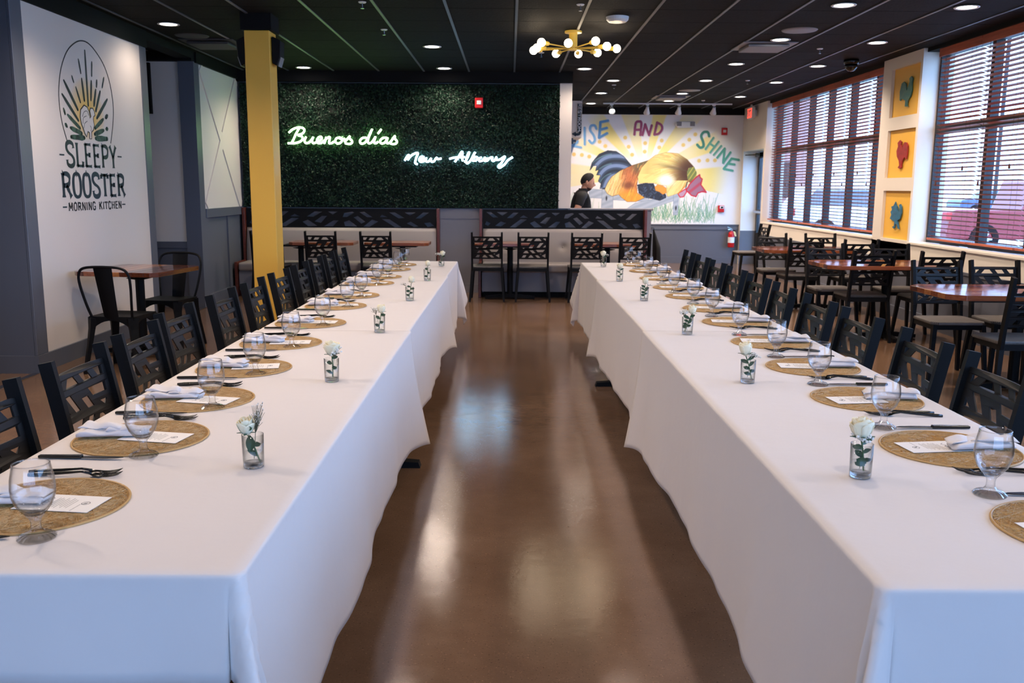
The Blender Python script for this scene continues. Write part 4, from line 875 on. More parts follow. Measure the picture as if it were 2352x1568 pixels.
# track with four heads
t = thing('track_rail', 'white lighting track running along the ceiling before the mural', 'lighting track', (2.87, 17.0, 2.985)); G().box(-1.18, -0.018, 0, 1.18, 0.018, 0.022).build('rail', whitep, t)
for k, (x, tilt) in enumerate(((1.85, -0.9), (2.50, 0.72), (3.08, 0.72), (3.72, 0.72))):
    t = thing('track_spotlight', '%s white track spotlight from the restroom sign' % ORD[k], 'spotlight', (x, 17.0, 2.985), 0, 'track spotlights')
    G().box(-0.03, -0.012, -0.02, 0.03, 0.012, 0).tube([(0, 0, -0.02), (0, 0, -0.06)], 0.008, 8).build('stem', whitep, t)
    g = G().lathe([(0.0, 0.05), (0.028, 0.05), (0.032, 0.0), (0.045, -0.04), (0.06, -0.09), (0.056, -0.09), (0.04, -0.045), (0.0, -0.03)], 18)
    R_ = Matrix.Rotation(tilt, 3, 'X'); g.v = [tuple(R_ @ Vector(p)+Vector((0, 0, -0.085))) for p in g.v]; g.build('lamp_can', whitep, t, smooth=True)
    g = G().lathe([(0, -0.062), (0.045, -0.062), (0.045, -0.058), (0, -0.058)], 16); g.v = [tuple(R_ @ Vector(p)+Vector((0, 0, -0.085))) for p in g.v]; g.build('lens', lens_m, t)
    ax = R_ @ Vector((0, 0, -0.1)); spot('track_lamp', t, (ax.x, ax.y, ax.z-0.085), SPOT_W if k else 20, 85, (tilt, 0, 0), (1.0, 0.90, 0.80), 0.8, 0.04)
# chandelier
ch = thing('chandelier', 'yellow sputnik ceiling light with radiating arms and bare globe bulbs', 'chandelier', (0.62, 9.38, 3.008))
G().lathe([(0, 0), (0.085, 0), (0.085, -0.018), (0.0, -0.02)], 24).build('ceiling_plate', ypl, ch)
G().lathe([(0.0, -0.018), (0.042, -0.018), (0.042, -0.185), (0.0, -0.187)], 24).build('stem', ypl, ch, smooth=False)
for k in range(10):
    a = 2*PI*k/10+0.12; up = (0.02, -0.012)[k % 2]; Lr = (0.42, 0.34)[k % 2]; zc = -0.165
    d_ = Vector((math.cos(a), math.sin(a), up)); p0 = Vector((0, 0, zc)); p1 = p0+d_*(Lr-0.07)
    arm = G().tube([p0, p1], 0.0065, 8).build('arm', ypl, ch)
    G().tube([p1, p1+d_*0.012, p1+d_*0.012, p1+d_*0.06], [0.018, 0.022, 0.022, 0.020], 12).build('socket', ypl, arm)
    bc = p1+d_*0.095; G().ball(bc, 0.04, 16, 10).build('bulb', bulb_m, arm, smooth=True)
# ------------------------------------------------------------------ restaurant chair (faces +Y, origin on the floor under the seat)
BACK = [[(1080,210),(1160,210),(1125,260),(1080,260)], [(1215,215),(1305,215),(1270,262),(1185,262)], [(1370,212),(1435,212),(1480,262),(1330,262)], [(1505,212),(1557,212),(1557,258)],
 [(1080,303),(1255,303),(1220,355),(1080,355)], [(1270,345),(1340,345),(1295,410),(1230,410)], [(1450,303),(1515,303),(1435,400),(1380,400)], [(1557,345),(1557,392),(1505,392)], [(1098,396),(1165,396),(1130,425)],
 [(1160,468),(1200,465),(1232,514),(1122,514)], [(1248,455),(1310,455),(1362,514),(1305,514)], [(1368,444),(1542,444),(1507,492),(1405,492)],
 [(1130,556),(1187,556),(1160,606),(1093,606)], [(1262,555),(1290,560),(1332,608),(1222,608)], [(1353,556),(1410,556),(1457,608),(1400,608)], [(1557,528),(1557,610),(1488,566)], [(1443,526),(1482,526),(1464,546)]]
def bk(p): return ((p[0]-1317.5)/545*0.36, (640-p[1])/465*0.296)
def lean(z): return -0.185-0.085*((z-0.43)/0.47)**1.15 if z > 0.43 else -0.185
V, Fc = holed([(-0.18, 0), (0.18, 0), (0.18, 0.296), (-0.18, 0.296)], [[bk(p) for p in h] for h in BACK], 0.005, 0.018)
pv = []
for x, y, dd in V:
    z = 0.56+y*0.985; pv.append((x, lean(z)-0.014*(1-(x/0.18)**2)+dd, z))
panel_me = G().add(pv, Fc).mesh('back_panel', lit_panel_m)
def chair_proto():
    t = thing('dining_chair', 'chair', 'chair')
    g = G()
    seat = [(-0.2, -0.19), (0.2, -0.19), (0.215, 0.16), (0.17, 0.215), (-0.17, 0.215), (-0.215, 0.16)]
    G().prism(seat, 0.437, 0.462).build('seat', ws, t, bevel=0.008, seg=2)
    G().box(-0.195, -0.2, 0.400, 0.195, -0.17, 0.437).box(-0.195, 0.165, 0.400, 0.195, 0.195, 0.437).box(-0.2, -0.17, 0.400, -0.172, 0.165, 0.437).box(0.172, -0.17, 0.400, 0.2, 0.165, 0.437).build('seat_frame', black, t)
    for sx in (-1, 1):
        P = [(sx*0.192, lean(z), z) for z in (0.41, 0.55, 0.7, 0.8, 0.905)]
        g = G()
        for a, b_ in zip(P[:-1], P[1:]): g.taper(a, b_, 0.024, 0.044)
        g.build('back_post', black, t)
        for sy in (-1, 1):
            G().taper((sx*0.188, sy*0.18, 0.437), (sx*0.222, sy*0.225, 0.0), 0.034, 0.04, 0.026, 0.028).build('leg', black, t)
    link('back_panel', panel_me, t)
    return t
CH0 = chair_proto(); used = [False]
def chair(x, y, rz, label, group):
    if not used[0]:
        used[0] = True; CH0.location = (x, y, 0); CH0.rotation_euler[2] = rz; CH0['label'] = label; CH0['group'] = group; return CH0
    return dup(CH0, (x, y, 0), rz, label, group)
rj = random.Random(11)
LCH = [2.42, 3.05, 3.62, 4.20, 4.89, 5.50, 6.13, 6.75, 7.28, 7.80, 8.32]
for k, y in enumerate(LCH):
    chair(-1.20-(0.10 if k > 2 else 0.02*k), y, -PI/2+rj.uniform(-0.04, 0.04), '%s black lattice-back chair from the near end along the column-side long table' % ORD[k], 'chairs along the column-side long table')
RCH = [2.98, 3.54, 4.19, 4.77, 5.41, 5.96, 6.55, 7.15, 7.72, 8.32]
for k, y in enumerate(RCH):
    chair(1.385, y, PI/2+rj.uniform(-0.04, 0.04), '%s black lattice-back chair from the near end along the window-side long table' % ORD[k], 'chairs along the window-side long table')

# ------------------------------------------------------------------ wood-topped tables
def plank_top(t, Lx, Ly, z, thick, cham, n=6, pat=(0, 1, 0, 2, 0, 1, 0)):
    """planks run along y; octagonal outline"""
    def half(x): return Ly/2-max(0.0, cham-(Lx/2-abs(x)))
    for i in range(n):
        a, b_ = -Lx/2+Lx*i/n+0.0006, -Lx/2+Lx*(i+1)/n-0.0006
        xs = sorted([a, b_]+[q for q in (-Lx/2+cham, Lx/2-cham) if a < q < b_])
        poly = [(x, half(x)) for x in xs]+[(x, -half(x)) for x in xs[::-1]]
        G().prism(poly, z-thick, z).build('plank', (w1, w2, w3)[pat[(i+rj.randrange(3)) % len(pat)]], t, bevel=0.0025)
def pedestal(t, z, foot=0.33, x=0, y=0, dirs=(0, 1, 2, 3)):
    G().tube([(x, y, 0.03), (x, y, z-0.02)], 0.038, 14).build('column', black, t)
    G().prism([(x-0.2, y-0.2), (x+0.2, y-0.2), (x+0.2, y+0.2), (x-0.2, y+0.2)], z-0.02, z).lathe([(0.11, z-0.045), (0.04, z-0.06)], 14, (x, y, 0)).build('top_plate', black, t)
    for k in dirs:
        a = k*PI/2
        G().taper((x, y, 0.05), (x+foot*math.cos(a), y+foot*math.sin(a), 0.022), 0.07, 0.05, 0.05, 0.035, up=(0, 0, 1)).build('foot', black, t)
def wood_table(label, x, y, rz, Lx, Ly, group, cham=0.10, z=0.752, pat=(0, 1, 0, 2, 0, 1, 0), py=0.0, dirs=(0, 1, 2, 3)):
    t = thing('wood_table', label, 'table', (x, y, 0), rz, group)
    plank_top(t, Lx, Ly, z, 0.038, cham, 7, pat); pedestal(t, z-0.038, y=py, dirs=dirs)
    return t
gT = 'wood-topped tables by the windows'
for k, (y, nm) in enumerate(((6.60, 'nearest the camera'), (9.0, 'in the middle'), (11.2, 'farthest, beside the stray chair'))):
    wood_table('plank-topped table by the windows, %s of the three' % nm, 3.67, y, PI/2, 0.78, 1.20, gT, py=-0.095)
gC = 'chairs at the window tables'
for x, y, back, nm in ((3.53, 6.22, 0, 'near-side chair at the nearest window table'), (3.50, 7.13, 1, 'aisle-end chair on the far side of the nearest window table'), (4.0, 7.18, 1, 'window-end chair on the far side of the nearest window table'),
        (3.48, 8.89, 0, 'aisle-end near-side chair at the middle window table'), (4.07, 8.76, 0, 'window-end near-side chair at the middle window table'), (3.37, 8.98+0.0, 1, 'aisle-end chair on the far side of the middle window table'), (4.07, 9.42, 1, 'window-end chair on the far side of the middle window table'),
        (3.50, 10.95, 0, 'aisle-end near-side chair at the farthest window table'), (4.07, 10.74, 0, 'window-end near-side chair at the farthest window table'), (3.42, 11.27, 1, 'aisle-end chair on the far side of the farthest window table'), (4.06, 11.60, 1, 'window-end chair on the far side of the farthest window table')):
    if nm.startswith('aisle-end chair on the far side of the middle'): y = 9.42
    if nm.startswith('aisle-end chair on the far side of the farthest'): y = 11.60
    chair(x, y, PI if back else 0, 'black ' + nm, gC)
chair(3.93, 14.9, PI/2+0.1, 'black chair standing alone near the side door and extinguisher', gC)

# ------------------------------------------------------------------ booths
LAT = [[(75,75),(125,75),(205,130),(150,130)],[(190,75),(310,75),(250,112)],[(370,80),(425,80),(360,135),(300,135)],[(480,105),(530,132),(440,132)],[(590,132),(665,80),(735,82),(650,135)],[(785,80),(875,80),(830,112)],[(935,95),(1010,80),(1028,90),(960,136),(920,136)],[(1075,85),(1120,80),(1195,136),(1145,136)],[(1280,108),(1335,136),(1262,134)],[(1345,85),(1400,85),(1490,142),(1435,146)],[(1490,85),(1590,85),(1540,116)],[(1660,85),(1715,85),(1640,146),(1590,146)],
 [(60,200),(78,168),(122,190),(95,218)],[(170,215),(235,170),(290,186),(235,222)],[(330,230),(450,146),(520,148),(395,232)],[(550,186),(600,164),(685,226),(600,230)],[(660,182),(730,126),(778,124),(720,196)],[(745,231),(835,170),(882,170),(830,230)],[(930,186),(980,168),(1052,230),(940,228)],[(1020,138),(1060,124),(1127,182),(1090,202)],[(1110,231),(1190,160),(1247,180),(1165,234)],[(1278,152),(1350,156),(1462,236),(1400,237)],[(1508,196),(1545,178),(1617,226),(1575,232)],[(1668,192),(1722,184),(1762,221),(1700,232)]]
def booth(label, x0, x1):
    t = thing('booth_bench', label, 'booth', ((x0+x1)/2, 12.735, 0), 0, 'upholstered booths under the hedge'); L = x1-x0
    G().box(-L/2+0.03, -0.56, 0.08, L/2-0.03, -0.02, 0.34).build('base', greyl, t)
    G().box(-L/2+0.05, -0.50, 0, L/2-0.05, -0.02, 0.08).build('plinth', blackp, t)
    G().box(-L/2+0.03, -0.60, 0.34, L/2-0.03, -0.02, 0.455).build('seat_cushion', uph, t, bevel=0.03, seg=3)
    nb = max(3, int(L/0.9))
    def back(a, b_):
        x = -L/2+0.03+a*(L-0.06); z = 0.43+b_*0.475; y = -0.20+0.075*b_-0.02*math.sin(PI*b_)
        dz = 1e9
        for q in range(nb):
            bx = -L/2+(q+0.5)*L/nb; dz = min(dz, math.hypot(x-bx, z-0.66))
        y += 0.03*math.exp(-(dz/0.05)**2)
        e = min(a, 1-a)*L; y += 0.03*math.exp(-e/0.02); y += 0.05*max(0, (b_-0.94)/0.06)
        return (x, y, z)
    bk_ = G().sheet(back, 90, 30).box(-L/2+0.03, -0.10, 0.43, L/2-0.03, -0.02, 0.905).build('back_cushion', uph, t, smooth=True)
    g = G()
    for q in range(nb): g.ball((-L/2+(q+0.5)*L/nb, -0.155, 0.66), 0.011, 8, 6)
    g.build('button', uph, bk_)
    hs = [[((px_-910)/1740*(L-0.06), (152-py_)/185*0.25) for px_, py_ in h] for h in LAT]
    V, Fc = holed([(-L/2+0.03, -0.125), (L/2-0.03, -0.125), (L/2-0.03, 0.125), (-L/2+0.03, 0.125)], hs, 0.012, 0.3)
    G().add([(p[0], -0.085+p[2], 1.03+p[1]) for p in V], Fc).build('lattice_panel', black, t)
    G().box(-L/2+0.03, -0.095, 1.155, L/2-0.03, -0.07, 1.17).box(-L/2+0.03, -0.095, 0.89, L/2-0.03, -0.07, 0.905).build('lattice_rail', black, t)
    for s in (-1, 1): G().box(s*L/2-0.018, -0.16, 0.0, s*L/2+0.018, 0.0, 1.175).box(s*L/2-0.018, -0.6, 0.0, s*L/2+0.018, -0.16, 0.46).build('end_panel', redwood, t, bevel=0.003)
booth('grey upholstered booth bench with lattice screen beside the column', -3.68, -0.994)
booth('grey upholstered booth bench with lattice screen beside the half wall', -0.404, 1.878)
gB = 'tables at the booths'
for (x, nm), py in zip(((-2.46, 'at the column booth, farther from the aisle'), (-1.48, 'at the column booth, next to the aisle'), (-0.06, 'at the half-wall booth, next to the aisle'), (1.235, 'at the half-wall booth, by the half wall end')), (0.31, -0.06, -0.065, -0.06)):
    wood_table('plank-topped table ' + nm, x, 12.02, PI/2, 0.52, 0.84, gB, cham=0.06, z=0.752, py=py, dirs=(1, 3))
gBC = 'chairs at the booth tables'
for u_, nm in ((-3.12, 'chair at the column booth, partly hidden behind the yellow column'), (-2.43, 'chair facing the column booth, middle of its row'), (-1.72, 'chair facing the column booth, nearest the aisle'),
               (-0.29, 'first chair from the aisle at the half-wall booth'), (0.30, 'second chair from the aisle at the half-wall booth'), (0.985, 'third chair from the aisle at the half-wall booth'), (1.61, 'fourth chair from the aisle at the half-wall booth')):
    chair(u_, 11.88, rj.uniform(-0.02, 0.02), 'black ' + nm, gBC)
t = thing('hanging_coat', 'black garment hanging at the end of the half wall', 'coat', (2.0, 12.83, 0.0))
def coat(a, b_):
    th = a*2*PI; z = 0.9-0.55*b_; w_ = 0.02+0.10*min(1, b_*2.2)+0.01*math.sin(th*5)*b_
    return (0.03+0.02*b_+w_*0.45*math.cos(th)*1.0+0.04*min(1, b_*2.2), w_*1.2*math.sin(th), z)
G().sheet(coat, 30, 16).build('cloth_body', shirt_m, t, smooth=True); G().tube([(-0.02, 0, 0.92), (0.03, 0, 0.92), (0.035, 0, 0.9)], 0.006, 6).build('hook', blackg, t)

# ------------------------------------------------------------------ bistro table and two sheet-metal chairs by the sign wall
wood_table('plank-topped bistro table against the white sign wall', -3.235, 7.88, math.radians(-9), 0.76, 0.78, 'bistro set', cham=0.05, z=0.755, pat=(1, 0, 0, 2, 0, 1, 1))
def bistro(label, x, y, rz):
    t = thing('bistro_chair', label, 'chair', (x, y, 0), rz, 'sheet-metal bistro chairs')
    def seat_f(a, b_): return ((a-0.5)*0.37*(1.0 if b_ > .1 else .96), (b_-0.5)*0.36, 0.452-0.008*math.sin(PI*a)*math.sin(PI*b_))
    G().sheet(seat_f, 8, 8).box(-0.185, -0.18, 0.425, 0.185, -0.172, 0.452).box(-0.185, 0.172, 0.425, 0.185, 0.18, 0.452).box(-0.185, -0.18, 0.425, -0.177, 0.18, 0.452).box(0.177, -0.18, 0.425, 0.185, 0.18, 0.452).build('seat', black, t)
    for sx in (-1, 1):
        for sy in (-1, 1):
            P = [Vector((sx*(0.165+0.055*(q**1.2)), sy*(0.16+0.065*(q**1.2)), 0.44*(1-q))) for q in (0, .2, .5, .8, 1)]
            W = [0.085, 0.062, 0.05, 0.044, 0.036]; g = G()
            for i in range(4): g.taper(P[i], P[i+1], W[i], W[i]*0.6, W[i+1], W[i+1]*0.6, up=(sx, sy, 0))
            g.build('leg', black, t)
    for sx in (-1, 1):   # curved aprons between the legs
        g = G()
        for ax in (0, 1):
            def ap(a, b_, ax=ax, sx=sx):
                q = (a-0.5)*0.30; z = 0.44-b_*(0.02+0.06*(2*abs(a-0.5))**2.2)
                return (q, sx*0.176, z) if ax == 0 else (sx*0.181, q, z)
            g.sheet(ap, 10, 2)
        g.build('apron', black, t)
    P = [(-0.165, -0.165, 0.44), (-0.185, -0.20, 0.55), (-0.205, -0.235, 0.70), (-0.20, -0.25, 0.79), (-0.15, -0.262, 0.838), (0, -0.27, 0.85), (0.15, -0.262, 0.838), (0.20, -0.25, 0.79), (0.205, -0.235, 0.70), (0.185, -0.20, 0.55), (0.165, -0.165, 0.44)]
    G().tube(curve_pts(P, 5), 0.0105, 8).build('back_tube', black, t)
    def spl(a, b_):
        w_ = 0.115+0.035*b_; return ((a-0.5)*w_, -0.175-0.09*b_**0.9+0.012*(2*a-1)**2-0.006, 0.435+0.41*b_)
    G().sheet(spl, 6, 10).sheet(lambda a, b_: (lambda p: (-p[0], p[1]-0.003, p[2]))(spl(a, b_)), 6, 10).build('back_splat', black, t, smooth=True)
    return t
bistro('black sheet-metal bistro chair on the near side of the bistro table', -3.10, 7.19, math.radians(-6))
bistro('black sheet-metal bistro chair on the far side of the bistro table', -3.12, 8.22, math.radians(172))

# ------------------------------------------------------------------ long banquet tables and their cloths
ZT = 0.757
for nm, xc, feet in (('column-side', -0.878, ((1.72, 3.96), (4.02, 6.26), (6.32, 8.74))), ('window-side', 1.06, ((1.68, 3.9), (3.96, 6.2), (6.26, 8.68)))):
    for k, (y0, y1) in enumerate(feet):
        t = thing('banquet_table', '%s black-footed table from the near end under the %s cloths' % (ORD[k], nm), 'table', (xc, (y0+y1)/2, 0), 0, 'tables under the white cloths')
        L = y1-y0
        G().box(-0.355, -L/2, ZT-0.03, 0.355, L/2, ZT).build('top', w2, t, bevel=0.004)
        for yy in ((-L/2+0.62, L/2-0.5) if nm == 'column-side' else (-L/2+0.4, L/2-0.55)):
            pl = G().box(-0.035, yy-0.035, 0.03, 0.035, yy+0.035, ZT-0.03).build('leg_post', black, t)
            fl = 0.41 if abs((y0+y1)/2+yy-(4.64 if nm == 'column-side' else 6.97)) < 0.35 else 0.27
            G().prism([(-fl, 0), (-fl+0.01, 0.03), (-0.05, 0.055), (0.05, 0.055), (fl-0.01, 0.03), (fl, 0)], yy-0.03, yy+0.03, lambda a, b_, c: (a, c, b_)).build('foot', black, t)
def cloth_mesh(xa, xb, y0, y1, z, dl, dr, df, db, out, seed, wave=0.013):
    rn_ = random.Random(seed); ph = [rn_.uniform(0, 6.28) for _ in range(8)]
    W, L = xb-xa, y1-y0; R_ = 0.007
    def hang(d):
        if d <= 0: return 0.0, 0.0
        if d < R_*PI/2: return R_*math.sin(d/R_), R_*(1-math.cos(d/R_))
        return R_, R_+(d-R_*PI/2)
    def folds(q, d, D):
        f_ = math.sin(q*7.3+ph[0])*0.6+math.sin(q*17+ph[1])*0.22+math.sin(q*3.1+ph[2])*0.8+0.08*math.sin(q*31+ph[3])
        return wave*(f_+1.0)*(d/D)**1.3 if d > 0 else 0
    def fn(s, t_):
        ds = -s if s < 0 else (s-W if s > W else 0); sg = -1 if s < 0 else 1
        dt = -t_ if t_ < 0 else (t_-L if t_ > L else 0); tg = -1 if t_ < 0 else 1
        D = dl if s < 0 else dr
        x = xa+min(max(s, 0), W); y = y0+min(max(t_, 0), L)
        hz = 0.0018*math.sin(s*9+ph[4])*math.sin(t_*6+ph[5])
        if ds > 0 and dt > 0:
            d = math.hypot(ds, dt); phi = math.atan2(dt, ds); h, dz = hang(d)
            rad_ = h+out+0.26*d*math.sin(2*phi)**1.2+0.07*math.sin(phi*8+0.4)*math.sin(2*phi)*d/0.5
            return (x+sg*math.cos(phi)*rad_, y+tg*math.sin(phi)*rad_, z-dz*0.97)
        if ds > 0:
            h, dz = hang(ds); edge = 1.0
            if df > 0: edge = min(1, 0.35+t_/0.5) if t_ >= 0 else 0.35
            fl_ = (0.06*math.exp(-(L-t_)/0.16)*(ds/D)**1.5 if db == 0 else 0.0); dz += 0.05*math.exp(-(L-t_)/0.2)*(ds/D) if db == 0 else 0.0
            return (x+sg*(h+out+folds(t_, ds, D)*edge+fl_), y+0.01*math.sin(t_*7+ph[7])*ds, z-dz*(1.0+0.015*math.sin(t_*2.3+ph[2])))
        if dt > 0:
            h, dz = hang(dt); dd = df if t_ < 0 else db
            return (x, y+tg*(h+out+folds(s*1.3, dt, dd)*0.7), z-dz*(1+0.05*math.sin(s*5+ph[3])))
        return (x, y, z+hz*0.4*min(1, min(s, W-s, t_ if df else 1, (L-t_) if db else 1)/0.05))
    ed = (-0.03, -0.016, -0.011, -0.008, -0.005, -0.0025, 0.0, 0.006, 0.014)
    def axis(a, b_, n, edges):
        q = [a+(b_-a)*i/n for i in range(n+1)]
        for e, sg in edges:
            q = [v for v in q if not (-0.038 < (v-e)*sg < 0.018)]+[e+sg*w_ for w_ in ed]
        return sorted(q)
    S = axis(-dl, W+dr, int((W+dl+dr)/0.022), ((0, 1), (W, -1)))
    T = axis(-df, L+db, int((L+df+db)/0.03), ([(0, 1)] if df else [])+([(L, -1)] if db else []))
    g = G(); ns, nt_ = len(S), len(T); g.v = [tuple(fn(a, b_)) for a in S for b_ in T]
    g.f = [(i*nt_+j, (i+1)*nt_+j, (i+1)*nt_+j+1, i*nt_+j+1) for i in range(ns-1) for j in range(nt_-1)]
    return g
CL = [('column-side', -1.235, -0.520, ((1.60, 4.45), (4.36, 7.28), (7.20, 8.79)), 0.27, 0.545), ('window-side', 0.700, 1.420, ((1.555, 4.50), (4.42, 7.05), (6.97, 8.72)), 0.555, 0.27)]
for nm, xa, xb, spans, dl, dr in CL:
    for k, (y0, y1) in enumerate(spans):
        df = (0.215 if nm == 'column-side' else 0.40) if k == 0 else 0.0; db = 0.30 if k == 2 else 0.0
        g = cloth_mesh(xa, xb, y0, y1, ZT+0.0015+(2-k)*0.0016, dl+(0.03 if k == 2 and dl > 0.4 else 0), dr+(0.03 if k == 2 and dr > 0.4 else 0), df, db, 0.004+(2-k)*0.009, 20+k+(10 if xa > 0 else 0))
        o = g.build('tablecloth', cloth, smooth=True)
        sol = o.modifiers.new('thickness', 'SOLIDIFY'); sol.thickness = 0.0012; sol.offset = 1
        tag(o, 'white tablecloth over the %s of the %s long table' % (('near end', 'middle', 'far end')[k], nm), 'tablecloth', 'white tablecloths')

# ------------------------------------------------------------------ place settings
ZC = ZT+0.0068
def straws():
    rn_ = random.Random(2); g = G(); R_ = 0.179
    for i in range(900):
        a = rn_.uniform(0, PI); off = rn_.uniform(-R_, R_)*0.99; hl = math.sqrt(max(0, R_*R_-off*off))
        cx_, cy_ = -math.sin(a)*off, math.cos(a)*off
        L = rn_.uniform(0.5, 1.0)*hl; m_ = rn_.uniform(-1, 1)*(hl-L)
        dx, dy = math.cos(a), math.sin(a); z = rn_.uniform(0.0006, 0.0032); wd = rn_.uniform(0.0006, 0.0015)/2
        p0 = (cx_+dx*(m_-L), cy_+dy*(m_-L)); p1 = (cx_+dx*(m_+L), cy_+dy*(m_+L)); nx, ny = -dy*wd, dx*wd
        z2 = rn_.uniform(0.0006, 0.0032)
        g.add([(p0[0]-nx, p0[1]-ny, z-0.0006), (p0[0]+nx, p0[1]+ny, z-0.0006), (p0[0], p0[1], z+0.0007), (p1[0]-nx, p1[1]-ny, z2-0.0006), (p1[0]+nx, p1[1]+ny, z2-0.0006), (p1[0], p1[1], z2+0.0007)],
              [(0, 3, 5, 2), (2, 5, 4, 1), (0, 1, 4, 3)])
    return g
straw_me = straws().mesh('woven_straw', straw_m)
rim_me = G().lathe([(0.178, 0.0), (0.183, 0.0), (0.1835, 0.0025), (0.182, 0.0042), (0.179, 0.0042), (0.1775, 0.0025)], 64, closed=True).mesh('rim', gold_m, True)
# goblet: thin bowl, solid faceted foot, water
fac = lambda t_, z: 1+(0.035*math.cos(18*t_) if 0.002 < z < 0.013 or z > 0.04 else 0.0)
bowl_me = G().lathe([(0.013, 0.050), (0.024, 0.058), (0.034, 0.072), (0.0405, 0.090), (0.0425, 0.106), (0.041, 0.126), (0.0365, 0.148), (0.0352, 0.157), (0.0342, 0.158), (0.0335, 0.157), (0.035, 0.147), (0.0395, 0.126), (0.041, 0.106), (0.039, 0.090), (0.0325, 0.073), (0.022, 0.0605), (0.0, 0.056)], 36).mesh('bowl', g_thin, True)
foot_g = G().lathe([(0.0, 0.0005), (0.036, 0.0005), (0.037, 0.004), (0.030, 0.0095), (0.016, 0.0145), (0.0105, 0.022), (0.0095, 0.034), (0.011, 0.043), (0.0155, 0.049), (0.020, 0.0545), (0.0, 0.0545)], 72, wob=fac)
foot_me = foot_g.mesh('stem_and_foot', g_foot, False)
rimg_me = G().tube([(0.0345*math.cos(2*PI*j/36), 0.0345*math.sin(2*PI*j/36), 0.1575) for j in range(36)], 0.0011, 6, closed=True).mesh('lip', g_foot, True)
def water_mesh(lv):
    return G().lathe([(0.0, 0.0565), (0.0218, 0.061), (0.0322, 0.0735), (0.0387, 0.0905), (0.0404, lv), (0.0, lv)], 36).mesh('water', water_m, True)
wat = [water_mesh(q) for q in (0.099, 0.103, 0.107)]
napk_me = None
def napkin_mesh(seed):
    rn_ = random.Random(seed); g = G()
    ph = rn_.uniform(0, 6)
    def lobe(x0, x1, w0, w1, hh, zb, yc, tw):
        def fn(a, b_):
            th = b_*2*PI; c_, s_ = math.cos(th), math.sin(th); w_ = w0+(w1-w0)*a; e = 1-abs(2*a-1)**10*0.45
            yy = w_/2*math.copysign(abs(c_)**0.75, c_); zz = hh*0.5*(1+math.copysign(abs(s_)**0.9, s_))*e
            zz += 0.004*math.sin(yy*110+a*3+ph)*(s_ > 0)+0.003*math.sin(a*11+ph)*(s_ > 0)
            return (x0+(x1-x0)*a+0.006*math.sin(yy*60+ph)*(1 if a > .9 or a < .1 else 0), yc+yy+tw*(a-0.5), zb+zz)
        n0 = len(g.v); g.sheet(fn, 16, 24)
        g.f.append(tuple(n0+j for j in range(24))); g.f.append(tuple(n0+16*25+j for j in range(23, -1, -1)))
    lobe(-0.105, 0.095, 0.088, 0.070, 0.026, 0.0, 0.0, 0.01)
    lobe(-0.110, 0.03, 0.070, 0.050, 0.014, 0.022, 0.006, -0.02)
    lobe(-0.02, 0.105, 0.030, 0.058, 0.012, 0.018, -0.008, 0.02)
    g.v = [(p[0], p[1], max(p[2], 0.0)) for p in g.v]
    return g.mesh('napkin', napk, True)
naps = [napkin_mesh(q) for q in range(3)]
card_me = G().box(0.0, -0.05, 0.0, 0.178, 0.05, 0.0007).mesh('card_stock', card_m)
cg = G(); mpc = lambda a, b_, c: (a, b_, c)
for i, (l0, l1) in enumerate(((-0.02, 0.03), (-0.03, 0.03), (-0.028, 0.022), (-0.032, 0.03), (-0.02, 0.02), (-0.03, 0.03), (-0.025, 0.025), (-0.03, 0.02))):
    x = 0.068+i*0.0068; cg.ribbon([(x, l0), (x, l1)], 0.0010, 0.0007, 0.0009, mpc, caps=0)
cg.ribbon(curve_pts([(0.045, -0.028), (0.055, -0.018), (0.046, -0.008), (0.056, 0.002), (0.047, 0.012), (0.055, 0.024), (0.048, 0.032)], 4), 0.0014, 0.0007, 0.0009, mpc, caps=0)
cg.ribbon([(0.135, -0.004), (0.135, -0.045)], 0.001, 0.0007, 0.0009, mpc, caps=0)
cg.ribbon([(0.143+0.009*math.cos(a_*PI/8), 0.004+0.009*math.sin(a_*PI/8)) for a_ in range(17)], 0.0016, 0.0007, 0.0009, mpc, caps=0)
for q in (-0.002, 0.001, 0.004): cg.ribbon([(0.139+q*0.3, 0.0+q), (0.147, 0.0+q+0.003)], 0.0014, 0.0007, 0.0009, mpc, caps=0)
print_me = cg.mesh('printed_menu', ink)
kn = G().taper((-0.115, 0, 0.005), (0.0, 0, 0.006), 0.014, 0.008, 0.016, 0.009, up=(0, 0, 1)).mesh('handle', blackg, False, 0.0025, 2)
kb = G().prism([(-0.002, -0.007), (0.06, -0.0095), (0.095, -0.006), (0.108, 0.002), (0.09, 0.0065), (-0.002, 0.007)], 0.004, 0.0058).mesh('blade', blackg)
fk_h = G().tube([(-0.11, 0, 0.003), (-0.09, 0, 0.0045), (-0.03, 0, 0.008), (0.02, 0, 0.012), (0.045, 0, 0.008)], [0.0045, 0.0055, 0.004, 0.003, 0.004], 8).mesh('handle', blackg, True)
fg = G().sheet(lambda a, b_: (0.04+a*0.03, (b_-0.5)*(0.008+0.018*math.sin(min(1, a*1.4)*PI/2)), 0.0088-0.005*math.sin(a*PI/2)-0.002*(1-(2*b_-1)**2)), 6, 6).sheet(lambda a, b_: (0.04+a*0.03, (0.5-b_)*(0.008+0.018*math.sin(min(1, a*1.4)*PI/2)), 0.0072-0.005*math.sin(a*PI/2)-0.002*(1-(2*b_-1)**2)), 6, 6)
for q in (-0.0105, -0.0035, 0.0035, 0.0105): fg.tube(curve_pts([(0.068, q, 0.003), (0.085, q, 0.003), (0.105, q*1.05, 0.006), (0.118, q*1.05, 0.010)], 3), [0.0015]*7+[0.0013, 0.001, 0.0007], 6)
fk_t = fg.mesh('tines', blackg, True)
